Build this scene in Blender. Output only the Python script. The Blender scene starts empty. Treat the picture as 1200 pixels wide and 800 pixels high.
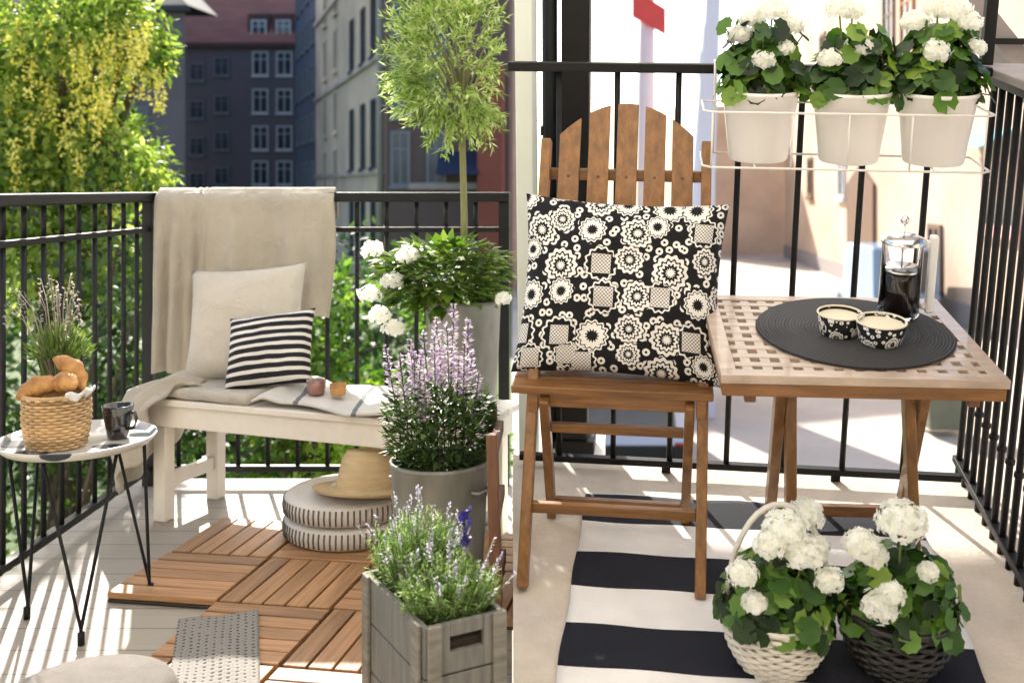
import bpy, bmesh, math, random
from mathutils import Vector, Matrix, Euler, noise as mnoise
R = math.radians
PI = math.pi
rnd = random.Random(7)
scene = bpy.context.scene
C = scene.collection

# ------------------------------------------------------------------ camera
FPX, CX, HY = 1200.0, 660.0, 220.0      # focal length and principal point, in pixels of the 1200 x 800 photograph
EYE = 1.05
cam = bpy.data.cameras.new('camera')
camo = bpy.data.objects.new('camera', cam)
C.objects.link(camo)
camo.location = (0, 0, EYE)
camo.rotation_euler = (R(90), 0, 0)
cam.sensor_width = 36
cam.lens = 36
cam.shift_x = -60 / 1200
cam.shift_y = -180 / 1200
cam.clip_start = 0.05
cam.clip_end = 500
cam.dof.use_dof = True
cam.dof.focus_distance = 2.45
cam.dof.aperture_fstop = 3.6
scene.camera = camo

def wp(px, py, Y):
    return Vector(((px - CX) / FPX * Y, Y, EYE - (py - HY) / FPX * Y))

# frame of the right-hand balcony: its floor climbs away from the house
O_R = Vector((0.52708, 2.75, 0.27083))
M_R = Matrix.Translation(O_R) @ Matrix.Rotation(R(13), 4, 'X') @ Matrix.Rotation(R(-6), 4, 'Z')
M_L = Matrix.Identity(4)

# ------------------------------------------------------------------ materials
def nt(name):
    m = bpy.data.materials.new(name)
    m.use_nodes = True
    t = m.node_tree
    t.nodes.clear()
    out = t.nodes.new('ShaderNodeOutputMaterial')
    return m, t, out

def N(t, typ, **kw):
    n = t.nodes.new(typ)
    for k, v in kw.items():
        if k.startswith('i_'):
            key = k[2:]
            n.inputs[int(key) if key.isdigit() else key.replace('_', ' ')].default_value = v
        else:
            setattr(n, k, v)
    return n

def c4(c, f=1.0):
    return (max(0, min(1, c[0] * f)), max(0, min(1, c[1] * f)), max(0, min(1, c[2] * f)), 1)

def mathn(t, op, a, b=None):
    n = t.nodes.new('ShaderNodeMath')
    n.operation = op
    for i, v in enumerate((a, b)):
        if v is None: continue
        if isinstance(v, (int, float)): n.inputs[i].default_value = v
        else: t.links.new(v, n.inputs[i])
    return n.outputs[0]

def ramp(t, fac, stops, interp='LINEAR'):
    n = t.nodes.new('ShaderNodeValToRGB')
    n.color_ramp.interpolation = interp
    els = n.color_ramp.elements
    while len(els) < len(stops): els.new(0.5)
    for e, (p, c) in zip(els, stops):
        e.position = p
        e.color = c
    t.links.new(fac, n.inputs[0])
    return n.outputs[0]

def mixc(t, fac, a, b, mode='MIX'):
    n = t.nodes.new('ShaderNodeMix')
    n.data_type = 'RGBA'
    n.blend_type = mode
    for sock, v in ((n.inputs[0], fac), (n.inputs[6], a), (n.inputs[7], b)):
        if hasattr(v, 'links') or hasattr(v, 'is_linked'): t.links.new(v, sock)
        else: sock.default_value = v
    return n.outputs[2]

def mat(name, col, rough=0.6, var=0.18, scale=6, stretch=(1, 1, 1), bump=0.15, island=0.0, metal=0.0,
        spec=0.5, coat=0.0, fine=60, col2=None, trans=0.0, sheen=0.0):
    m, t, out = nt(name)
    p = N(t, 'ShaderNodeBsdfPrincipled', i_Roughness=rough, i_Metallic=metal)
    p.inputs['Specular IOR Level'].default_value = spec
    p.inputs['Coat Weight'].default_value = coat
    p.inputs['Sheen Weight'].default_value = sheen
    tc = N(t, 'ShaderNodeTexCoord')
    mp = N(t, 'ShaderNodeMapping')
    mp.inputs['Scale'].default_value = stretch
    t.links.new(tc.outputs['Object'], mp.inputs[0])
    n1 = N(t, 'ShaderNodeTexNoise', i_Scale=scale, i_Detail=6.0, i_Roughness=0.6)
    t.links.new(mp.outputs[0], n1.inputs[0])
    n2 = N(t, 'ShaderNodeTexNoise', i_Scale=fine, i_Detail=3.0)
    t.links.new(mp.outputs[0], n2.inputs[0])
    b = col2 or col
    cc = ramp(t, n1.outputs[0], [(0.3, c4(col, 1 - var)), (0.7, c4(b, 1 + var))])
    cc = mixc(t, mathn(t, 'MULTIPLY', n2.outputs[0], min(1, var * 1.5)), cc, c4(col, 0.6))
    if island:
        g = N(t, 'ShaderNodeNewGeometry')
        h = N(t, 'ShaderNodeHueSaturation')
        v = mathn(t, 'ADD', mathn(t, 'MULTIPLY', g.outputs['Random Per Island'], island * 2), 1 - island)
        t.links.new(v, h.inputs['Value'])
        t.links.new(cc, h.inputs['Color'])
        cc = h.outputs[0]
    t.links.new(cc, p.inputs['Base Color'])
    if bump:
        bn = N(t, 'ShaderNodeBump', i_Strength=bump, i_Distance=0.004)
        t.links.new(n2.outputs[0], bn.inputs['Height'])
        t.links.new(bn.outputs[0], p.inputs['Normal'])
    if sheen:
        n3 = N(t, 'ShaderNodeTexNoise', i_Scale=scale * 1.6, i_Detail=5.0, i_Roughness=0.55, i_Distortion=1.2)
        t.links.new(tc.outputs['Object'], n3.inputs[0])
        b2 = N(t, 'ShaderNodeBump', i_Strength=0.45, i_Distance=0.03)
        t.links.new(n3.outputs[0], b2.inputs['Height']); t.links.new(bn.outputs[0], b2.inputs['Normal']); t.links.new(b2.outputs[0], p.inputs['Normal'])
    rr = mathn(t, 'ADD', mathn(t, 'MULTIPLY', n1.outputs[0], 0.2), max(0, rough - 0.1))
    t.links.new(rr, p.inputs['Roughness'])
    sh = p.outputs[0]
    if trans:
        tr = N(t, 'ShaderNodeBsdfTranslucent')
        t.links.new(cc, tr.inputs[0])
        mx = N(t, 'ShaderNodeMixShader', i_0=trans)
        t.links.new(sh, mx.inputs[1]); t.links.new(tr.outputs[0], mx.inputs[2])
        sh = mx.outputs[0]
    t.links.new(sh, out.inputs[0])
    return m

def leafmat(name, cols, trans=0.35, rough=0.5):
    m, t, out = nt(name)
    g = N(t, 'ShaderNodeNewGeometry')
    stops = [(i / max(1, len(cols) - 1), c4(c)) for i, c in enumerate(cols)]
    cc = ramp(t, g.outputs['Random Per Island'], stops)
    p = N(t, 'ShaderNodeBsdfPrincipled', i_Roughness=rough)
    t.links.new(cc, p.inputs['Base Color'])
    tr = N(t, 'ShaderNodeBsdfTranslucent')
    h = N(t, 'ShaderNodeHueSaturation', i_Value=1.5, i_Saturation=1.1)
    t.links.new(cc, h.inputs['Color'])
    t.links.new(h.outputs[0], tr.inputs[0])
    mx = N(t, 'ShaderNodeMixShader', i_0=trans)
    t.links.new(p.outputs[0], mx.inputs[1]); t.links.new(tr.outputs[0], mx.inputs[2])
    t.links.new(mx.outputs[0], out.inputs[0])
    return m

def stripemat(name, cola, colb, axis, period, duty=0.5, offset=0.0, rough=0.85, weave=220, coord='Object', wob=0.0):
    m, t, out = nt(name)
    tc = N(t, 'ShaderNodeTexCoord')
    sp = N(t, 'ShaderNodeSeparateXYZ')
    t.links.new(tc.outputs[coord], sp.inputs[0])
    v = sp.outputs[axis]
    n1 = N(t, 'ShaderNodeTexNoise', i_Scale=9.0, i_Detail=4.0)
    t.links.new(tc.outputs[coord], n1.inputs[0])
    if wob: v = mathn(t, 'ADD', v, mathn(t, 'MULTIPLY', n1.outputs[0], wob))
    f = mathn(t, 'FRACT', mathn(t, 'DIVIDE', mathn(t, 'ADD', v, 100 * period + offset), period))
    s = mathn(t, 'LESS_THAN', f, duty)
    ca = mixc(t, n1.outputs[0], c4(cola, 0.85), c4(cola, 1.15))
    cb = mixc(t, n1.outputs[0], c4(colb, 0.8), c4(colb, 1.2))
    cc = mixc(t, s, cb, ca)
    p = N(t, 'ShaderNodeBsdfPrincipled', i_Roughness=rough)
    p.inputs['Specular IOR Level'].default_value = 0.25
    t.links.new(cc, p.inputs['Base Color'])
    wv = N(t, 'ShaderNodeTexNoise', i_Scale=float(weave), i_Detail=2.0)
    t.links.new(tc.outputs[coord], wv.inputs[0])
    bn = N(t, 'ShaderNodeBump', i_Strength=0.35, i_Distance=0.003)
    t.links.new(wv.outputs[0], bn.inputs['Height'])
    t.links.new(bn.outputs[0], p.inputs['Normal'])
    t.links.new(p.outputs[0], out.inputs[0])
    return m

def ringmat(name, scale, grey=True, coord='UV'):
    """black cloth printed with white scalloped rings and dotted squares"""
    m, t, out = nt(name)
    tc = N(t, 'ShaderNodeTexCoord')
    vec = tc.outputs[coord]
    vo = N(t, 'ShaderNodeTexVoronoi', i_Scale=scale, i_Randomness=0.62)
    vo.voronoi_dimensions = '2D' if coord == 'UV' else '3D'
    t.links.new(vec, vo.inputs['Vector'])
    sub = N(t, 'ShaderNodeVectorMath', operation='SUBTRACT')
    t.links.new(vec, sub.inputs[0]); t.links.new(vo.outputs['Position'], sub.inputs[1])
    sp = N(t, 'ShaderNodeSeparateXYZ'); t.links.new(sub.outputs[0], sp.inputs[0])
    ang = mathn(t, 'ARCTAN2', sp.outputs[1], sp.outputs[0])
    sc = N(t, 'ShaderNodeSeparateColor'); t.links.new(vo.outputs['Color'], sc.inputs[0])
    nz = N(t, 'ShaderNodeTexNoise', i_Scale=scale * 2.5, i_Detail=2.0); t.links.new(vec, nz.inputs[0])
    d = vo.outputs['Distance']
    rot = mathn(t, 'MULTIPLY', sc.outputs[0], 6.0)
    pet = mathn(t, 'COSINE', mathn(t, 'ADD', mathn(t, 'MULTIPLY', ang, 13.0), rot))
    d2 = mathn(t, 'ADD', d, mathn(t, 'MULTIPLY', mathn(t, 'SUBTRACT', nz.outputs[0], 0.5), 0.07))
    d2 = mathn(t, 'MULTIPLY', d2, mathn(t, 'ADD', mathn(t, 'MULTIPLY', sc.outputs[1], 0.5), 0.82))
    dout = mathn(t, 'ADD', d2, mathn(t, 'MULTIPLY', pet, 0.03))
    W, K = (0.80, 0.78, 0.74, 1), (0.012, 0.012, 0.014, 1)
    G = (0.25, 0.23, 0.22, 1)
    a = ramp(t, dout, [(0, W), (0.10, K), (0.20, W), (0.28, K), (0.33, W), (0.43, K)], 'CONSTANT')
    b = ramp(t, dout, [(0, K), (0.15, W), (0.32, K), (0.355, W), (0.40, K)], 'CONSTANT')
    v2 = N(t, 'ShaderNodeTexVoronoi', i_Scale=scale * 3.1, i_Randomness=0.9)
    v2.voronoi_dimensions = vo.voronoi_dimensions
    t.links.new(vec, v2.inputs['Vector'])
    dots = ramp(t, v2.outputs['Distance'], [(0, K), (0.12, W), (0.34, K)], 'CONSTANT')
    w2 = mathn(t, 'SINE', mathn(t, 'MULTIPLY', sp.outputs[0], scale * 60.0))
    w3 = mathn(t, 'SINE', mathn(t, 'MULTIPLY', sp.outputs[1], scale * 60.0))
    chk = mathn(t, 'GREATER_THAN', mathn(t, 'MULTIPLY', w2, w3), 0.0)
    hat = mixc(t, chk, G, W)
    mx = mathn(t, 'MAXIMUM', mathn(t, 'ABSOLUTE', sp.outputs[0]), mathn(t, 'ABSOLUTE', sp.outputs[1]))
    dsq = mathn(t, 'MULTIPLY', mx, scale * 1.0)
    insq = mathn(t, 'LESS_THAN', dsq, 0.28)
    c = mixc(t, insq, ramp(t, dout, [(0, K), (0.40, W), (0.46, K)], 'CONSTANT'), hat)
    s1 = mathn(t, 'GREATER_THAN', sc.outputs[2], 0.45)
    s2 = mathn(t, 'GREATER_THAN', sc.outputs[2], 0.78)
    col = mixc(t, s1, a, b)
    col = mixc(t, s2, col, c)
    gapm = mathn(t, 'GREATER_THAN', dout, 0.485)
    col = mixc(t, gapm, col, dots)
    p = N(t, 'ShaderNodeBsdfPrincipled', i_Roughness=0.85)
    p.inputs['Specular IOR Level'].default_value = 0.2
    t.links.new(col, p.inputs['Base Color'])
    wv = N(t, 'ShaderNodeTexNoise', i_Scale=scale * 40, i_Detail=1.0); t.links.new(vec, wv.inputs[0])
    bn = N(t, 'ShaderNodeBump', i_Strength=0.3, i_Distance=0.002)
    t.links.new(wv.outputs[0], bn.inputs['Height']); t.links.new(bn.outputs[0], p.inputs['Normal'])
    t.links.new(p.outputs[0], out.inputs[0])
    return m

def floorboards(name, col, gap, width, axis, gapcol, rough=0.6, var=0.12):
    m, t, out = nt(name)
    tc = N(t, 'ShaderNodeTexCoord')
    sp = N(t, 'ShaderNodeSeparateXYZ'); t.links.new(tc.outputs['Object'], sp.inputs[0])
    q = mathn(t, 'DIVIDE', mathn(t, 'ADD', sp.outputs[axis], 50.0), width)
    f = mathn(t, 'FRACT', q)
    wn = N(t, 'ShaderNodeTexWhiteNoise'); wn.noise_dimensions = '1D'
    t.links.new(mathn(t, 'FLOOR', q), wn.inputs['W'])
    mp = N(t, 'ShaderNodeMapping')
    mp.inputs['Scale'].default_value = (2, 30, 10) if axis == 1 else (30, 2, 10)
    t.links.new(tc.outputs['Object'], mp.inputs[0])
    n1 = N(t, 'ShaderNodeTexNoise', i_Scale=1.5, i_Detail=8.0, i_Roughness=0.65); t.links.new(mp.outputs[0], n1.inputs[0])
    n2 = N(t, 'ShaderNodeTexNoise', i_Scale=3.0, i_Detail=5.0); t.links.new(tc.outputs['Object'], n2.inputs[0])
    cc = mixc(t, n1.outputs[0], c4(col, 1 - var * 1.6), c4(col, 1 + var))
    cc = mixc(t, mathn(t, 'MULTIPLY', wn.outputs[0], 0.25), cc, c4(col, 0.75))
    cc = mixc(t, mathn(t, 'MULTIPLY', n2.outputs[0], 0.3), cc, c4(col, 0.8))
    g = mathn(t, 'LESS_THAN', f, gap / width)
    cc = mixc(t, g, cc, c4(gapcol))
    p = N(t, 'ShaderNodeBsdfPrincipled', i_Roughness=rough)
    t.links.new(cc, p.inputs['Base Color'])
    bn = N(t, 'ShaderNodeBump', i_Strength=0.25, i_Distance=0.003)
    t.links.new(mathn(t, 'SUBTRACT', n1.outputs[0], g), bn.inputs['Height'])
    t.links.new(bn.outputs[0], p.inputs['Normal'])
    t.links.new(p.outputs[0], out.inputs[0])
    return m

def glassmat(name, col=(1, 1, 1), rough=0.01):
    m, t, out = nt(name)
    p = N(t, 'ShaderNodeBsdfPrincipled', i_Roughness=rough, i_IOR=1.12)
    p.inputs['Base Color'].default_value = c4(col)
    p.inputs['Transmission Weight'].default_value = 1.0
    t.links.new(p.outputs[0], out.inputs[0])
    return m

def brickmat(name, col, col2, mortar, scale=1.0):
    m, t, out = nt(name)
    tc = N(t, 'ShaderNodeTexCoord')
    sp = N(t, 'ShaderNodeSeparateXYZ'); t.links.new(tc.outputs['Object'], sp.inputs[0])
    cb = N(t, 'ShaderNodeCombineXYZ')
    t.links.new(mathn(t, 'ADD', sp.outputs[0], sp.outputs[1]), cb.inputs[0]); t.links.new(sp.outputs[2], cb.inputs[1])
    br = N(t, 'ShaderNodeTexBrick', i_Scale=scale)
    br.inputs['Color1'].default_value = c4(col); br.inputs['Color2'].default_value = c4(col2)
    br.inputs['Mortar'].default_value = c4(mortar)
    br.inputs['Mortar Size'].default_value = 0.015
    br.inputs['Brick Width'].default_value = 0.28; br.inputs['Row Height'].default_value = 0.09
    t.links.new(cb.outputs[0], br.inputs[0])
    n1 = N(t, 'ShaderNodeTexNoise', i_Scale=0.35, i_Detail=6.0); t.links.new(tc.outputs['Object'], n1.inputs[0])
    cc = mixc(t, mathn(t, 'MULTIPLY', n1.outputs[0], 0.8), br.outputs[0], c4(col, 0.6))
    p = N(t, 'ShaderNodeBsdfPrincipled', i_Roughness=0.9)
    t.links.new(cc, p.inputs['Base Color'])
    t.links.new(p.outputs[0], out.inputs[0])
    return m

MT = {}
MT['whitewash'] = floorboards('white_washed_boards', (0.35, 0.315, 0.265), 0.005, 0.115, 1, (0.16, 0.14, 0.12))
MT['terrace'] = mat('beige_concrete', (0.68, 0.60, 0.51), 0.7, 0.24, 4, (1, 1, 1), 0.5, fine=90)
MT['deckwood'] = mat('oiled_deck_wood', (0.33, 0.17, 0.075), 0.5, 0.3, 3, (1.2, 22, 22), 0.35, island=0.28, fine=18, col2=(0.43, 0.235, 0.11))
MT['deckbase'] = mat('dark_plastic', (0.03, 0.022, 0.018), 0.7)
MT['blackmetal'] = mat('black_painted_metal', (0.010, 0.010, 0.011), 0.5, 0.25, 20, bump=0.08, spec=0.25)
MT['greymetal'] = mat('dark_grey_painted_metal', (0.013, 0.015, 0.017), 0.5, 0.25, 20, bump=0.08, spec=0.25)
MT['whitepaint'] = mat('white_painted_wood', (0.80, 0.76, 0.69), 0.45, 0.07, 4, (3, 3, 3), 0.12, fine=40)
MT['throw'] = mat('beige_woven_throw', (0.52, 0.475, 0.40), 0.95, 0.1, 8, bump=0.5, fine=260, sheen=0.3, trans=0.12)
MT['beigelinen'] = mat('beige_linen', (0.60, 0.56, 0.49), 0.95, 0.08, 7, bump=0.45, fine=220, sheen=0.3)
MT['padlinen'] = mat('grey_beige_linen', (0.48, 0.445, 0.385), 0.95, 0.1, 9, bump=0.5, fine=200, sheen=0.3)
MT['stripecush'] = stripemat('black_white_stripe', (0.02, 0.02, 0.025), (0.74, 0.72, 0.69), 1, 0.0265, 0.58, 0.0, wob=0.006)
MT['cloth'] = stripemat('grey_cloth_dark_bands', (0.16, 0.17, 0.18), (0.62, 0.60, 0.56), 0, 0.19, 0.09, 0.03, wob=0.02)
MT['pouf_top'] = mat('white_canvas', (0.68, 0.65, 0.61), 0.9, 0.08, 6, bump=0.4, fine=180)
MT['straw'] = mat('natural_straw', (0.62, 0.47, 0.27), 0.8, 0.15, 12, (1, 1, 6), 0.7, fine=80)
MT['rattan'] = mat('woven_rattan', (0.55, 0.37, 0.19), 0.6, 0.25, 15, bump=0.5, island=0.35, fine=60)
MT['bread'] = mat('baked_crust', (0.48, 0.20, 0.055), 0.6, 0.5, 22, bump=0.9, col2=(0.70, 0.38, 0.14))
MT['zinc'] = mat('weathered_zinc', (0.30, 0.31, 0.28), 0.55, 0.5, 9, (1, 1, 0.35), 0.2, metal=0.35, fine=30)
MT['crate'] = mat('grey_weathered_wood', (0.19, 0.185, 0.165), 0.8, 0.4, 5, (14, 14, 1.5), 0.5, fine=20)
MT['crate_frame'] = mat('bleached_crate_wood', (0.23, 0.215, 0.18), 0.8, 0.4, 5, (3, 3, 14), 0.5, fine=20)
MT['soil'] = mat('potting_soil', (0.035, 0.025, 0.018), 0.95, 0.4, 30, bump=1.0)
MT['felt'] = mat('grey_felt', (0.16, 0.145, 0.13), 0.95, 0.2, 20, bump=0.6, fine=180)
MT['woodchair'] = mat('honey_stained_wood', (0.29, 0.135, 0.042), 0.45, 0.5, 4, (16, 16, 1.6), 0.25, island=0.16, coat=0.2, fine=20)
MT['woodchair_h'] = mat('honey_stained_rail_wood', (0.28, 0.128, 0.04), 0.45, 0.5, 4, (1.6, 16, 16), 0.25, island=0.16, coat=0.2, fine=20)
MT['tabletop'] = mat('glare_paled_wood', (0.52, 0.41, 0.33), 0.35, 0.2, 5, (3, 8, 8), 0.2, island=0.12, coat=0.5, fine=30)  # brown wood made paler; the sky glare on the top is in the colour
MT['darkwood'] = mat('reddish_brown_wood', (0.17, 0.075, 0.04), 0.55, 0.3, 4, (14, 14, 1.5), 0.3, fine=20)
MT['whiteenamel'] = mat('cream_white_enamel', (0.88, 0.855, 0.83), 0.3, 0.05, 3, bump=0.03, coat=0.2)
MT['whitewire'] = mat('white_coated_wire', (0.82, 0.80, 0.76), 0.35, 0.05, bump=0.0)
MT['whitewicker'] = mat('white_wicker', (0.72, 0.68, 0.61), 0.6, 0.15, 15, bump=0.3, island=0.12)
MT['blackwicker'] = mat('black_wicker', (0.022, 0.020, 0.020), 0.4, 0.3, 15, bump=0.3, island=0.3)
MT['ring'] = ringmat('black_white_ring_print', 5.6)
MT['ring_small'] = ringmat('ring_printed_glaze', 26.0, coord='Object')
MT['glass'] = glassmat('clear_glass')
MT['coffee'] = mat('black_coffee', (0.018, 0.009, 0.006), 0.08, 0.1, bump=0.0)
MT['chrome'] = mat('brushed_steel', (0.75, 0.75, 0.76), 0.2, 0.03, bump=0.0, metal=1.0)
MT['whiteplastic'] = mat('white_plastic', (0.82, 0.82, 0.83), 0.3, 0.03, bump=0.0)
MT['wax'] = mat('cream_wax', (0.80, 0.74, 0.58), 0.5, 0.05, bump=0.05)
MT['darkceramic'] = mat('black_glazed_ceramic', (0.015, 0.015, 0.017), 0.12, 0.2, bump=0.0, coat=0.6)
MT['pinkglass'] = mat('rosy_brown_glass', (0.28, 0.13, 0.10), 0.12, 0.2, bump=0.0, coat=0.6)
MT['capstone'] = mat('lilac_grey_stone', (0.30, 0.27, 0.27), 0.75, 0.15, 12, bump=0.4, fine=120)
MT['brick_dark'] = brickmat('purple_brown_brick', (0.185, 0.150, 0.170), (0.215, 0.160, 0.172), (0.20, 0.18, 0.19), 1.0)
MT['brick_blue'] = brickmat('blue_brown_brick', (0.150, 0.132, 0.170), (0.178, 0.135, 0.160), (0.16, 0.15, 0.175), 1.0)
MT['brick_red'] = brickmat('dark_red_brick', (0.105, 0.050, 0.052), (0.13, 0.058, 0.055), (0.1, 0.07, 0.07), 1.0)
MT['brick_brown'] = brickmat('brown_brick', (0.115, 0.080, 0.078), (0.14, 0.092, 0.085), (0.13, 0.11, 0.105), 1.0)
MT['render_beige'] = mat('beige_render', (0.52, 0.425, 0.35), 0.9, 0.25, 0.35, bump=0.2, fine=3)
MT['render_blue'] = mat('dark_blue_render', (0.075, 0.10, 0.17), 0.9, 0.18, 0.35, bump=0.2, fine=3)
MT['rooftile'] = mat('red_brown_roof_tiles', (0.33, 0.135, 0.11), 0.8, 0.22, 0.6, (1, 1, 6), 0.4, fine=4)
MT['roofgrey'] = mat('grey_sheet_roof', (0.05, 0.047, 0.052), 0.8, 0.15, 0.5, bump=0.1)
MT['winframe'] = mat('pale_window_frame', (0.55, 0.57, 0.60), 0.5, 0.1, 2, bump=0.0)
MT['winframe_dark'] = mat('dull_window_frame', (0.16, 0.18, 0.22), 0.5, 0.1, 2, bump=0.0)
MT['pane'] = mat('dark_window_glass', (0.06, 0.075, 0.10), 0.12, 0.8, 0.45, bump=0.0, spec=0.6)
MT['whitewall'] = mat('white_lime_render', (0.84, 0.83, 0.81), 0.9, 0.04, 0.6, bump=0.15, fine=8)
MT['palegreen'] = mat('green_white_render', (0.76, 0.82, 0.75), 0.85, 0.05, 2, bump=0.15, fine=40)
MT['lilacwall'] = mat('pale_lilac_render', (0.66, 0.65, 0.74), 0.9, 0.05, 0.6, bump=0.15, fine=8)
MT['peachwall'] = mat('peach_render', (0.60, 0.44, 0.33), 0.9, 0.22, 0.3, bump=0.15, fine=5, col2=(0.62, 0.48, 0.37))
MT['paving'] = mat('pale_stone_paving', (0.54, 0.48, 0.42), 0.85, 0.25, 0.25, bump=0.3, fine=6, col2=(0.55, 0.48, 0.40))
MT['grass'] = mat('lawn_grass', (0.075, 0.13, 0.022), 0.9, 0.35, 0.9, bump=1.0, fine=25)
MT['redpaint'] = mat('red_canvas', (0.62, 0.06, 0.05), 0.7, 0.1, 2)
MT['brownpaint'] = mat('brown_timber', (0.16, 0.085, 0.05), 0.6, 0.2, 3)
MT['orange'] = mat('orange_terracotta', (0.55, 0.22, 0.08), 0.7, 0.2, 3)
MT['vanblue'] = mat('pale_blue_car_paint', (0.16, 0.30, 0.48), 0.35, 0.04, 1, bump=0.0, coat=0.6)
MT['carsilver'] = mat('lilac_silver_car_paint', (0.55, 0.55, 0.62), 0.25, 0.04, 1, bump=0.0, coat=0.6)
MT['rubber'] = mat('tyre_rubber', (0.02, 0.02, 0.02), 0.8, 0.2, 10)
MT['binpaint'] = mat('olive_grey_plastic', (0.14, 0.15, 0.10), 0.5, 0.2, 2)
MT['teal'] = mat('teal_cloth', (0.10, 0.38, 0.42), 0.8, 0.2, 2)
MT['pink'] = mat('pink_cloth', (0.75, 0.40, 0.40), 0.8, 0.2, 2)
MT['lamp_red'] = mat('red_lamp_lens', (0.45, 0.02, 0.02), 0.2, 0.1, bump=0.0)
MT['bark'] = mat('grey_brown_bark', (0.085, 0.065, 0.045), 0.9, 0.35, 8, (3, 3, 0.6), 0.8, fine=25)
MT['stemgreen'] = mat('green_stem', (0.16, 0.20, 0.06), 0.6, 0.2, 20)
MT['trunkpale'] = mat('pale_green_trunk', (0.24, 0.24, 0.10), 0.7, 0.25, 12, bump=0.3)
MT['facade'] = mat('cream_house_render', (0.52, 0.48, 0.42), 0.9, 0.06, 0.8, bump=0.2, fine=20)
MT['slab'] = mat('balcony_concrete', (0.42, 0.40, 0.37), 0.9, 0.15, 3, bump=0.3)
MT['l_lab'] = leafmat('laburnum_leaf', [(0.03, 0.07, 0.012), (0.13, 0.22, 0.035), (0.28, 0.38, 0.07), (0.45, 0.52, 0.16)], 0.55)
MT['f_lab'] = leafmat('laburnum_flower', [(0.56, 0.53, 0.06), (0.70, 0.66, 0.13), (0.78, 0.76, 0.30)], 0.35)
MT['l_dark'] = leafmat('dark_hedge_leaf', [(0.008, 0.022, 0.006), (0.022, 0.055, 0.012), (0.05, 0.11, 0.02), (0.10, 0.18, 0.035)], 0.35)
MT['l_mid'] = leafmat('shrub_leaf', [(0.03, 0.08, 0.012), (0.09, 0.18, 0.03), (0.18, 0.29, 0.05)], 0.5)
MT['l_lime'] = leafmat('lime_shrub_leaf', [(0.16, 0.28, 0.03), (0.26, 0.40, 0.05), (0.36, 0.48, 0.10)], 0.5)
MT['l_willow'] = leafmat('willow_leaf', [(0.10, 0.17, 0.05), (0.28, 0.40, 0.10), (0.46, 0.56, 0.20), (0.62, 0.68, 0.42)], 0.55)
MT['l_hyd'] = leafmat('hydrangea_leaf', [(0.05, 0.11, 0.018), (0.11, 0.19, 0.03), (0.22, 0.31, 0.07)], 0.35)
MT['l_salvia'] = leafmat('salvia_leaf', [(0.022, 0.055, 0.014), (0.05, 0.10, 0.025), (0.12, 0.19, 0.05)], 0.3)
MT['f_salvia'] = leafmat('salvia_flower', [(0.22, 0.15, 0.30), (0.38, 0.29, 0.44), (0.56, 0.48, 0.56), (0.62, 0.58, 0.58)], 0.3)
MT['l_thyme'] = leafmat('lavender_leaf', [(0.06, 0.13, 0.025), (0.14, 0.25, 0.055), (0.26, 0.36, 0.12), (0.42, 0.49, 0.30)], 0.35)
MT['f_lav'] = leafmat('lavender_bud', [(0.30, 0.28, 0.45), (0.50, 0.46, 0.62), (0.65, 0.62, 0.70)], 0.3)
MT['f_indigo'] = leafmat('indigo_petal', [(0.02, 0.02, 0.12), (0.05, 0.04, 0.25)], 0.2)
MT['l_herb'] = leafmat('rosemary_leaf', [(0.06, 0.12, 0.02), (0.14, 0.22, 0.05), (0.24, 0.32, 0.10)], 0.35)
MT['f_herb'] = leafmat('dry_seed_head', [(0.30, 0.27, 0.22), (0.50, 0.46, 0.42)], 0.3)
MT['l_ger'] = leafmat('geranium_leaf', [(0.008, 0.028, 0.006), (0.02, 0.055, 0.010), (0.045, 0.12, 0.018), (0.11, 0.24, 0.03), (0.26, 0.40, 0.06)], 0.35, 0.38)
MT['f_white'] = leafmat('white_petal', [(0.74, 0.77, 0.66), (0.84, 0.84, 0.81), (0.87, 0.86, 0.85)], 0.42, 0.6)

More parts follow.
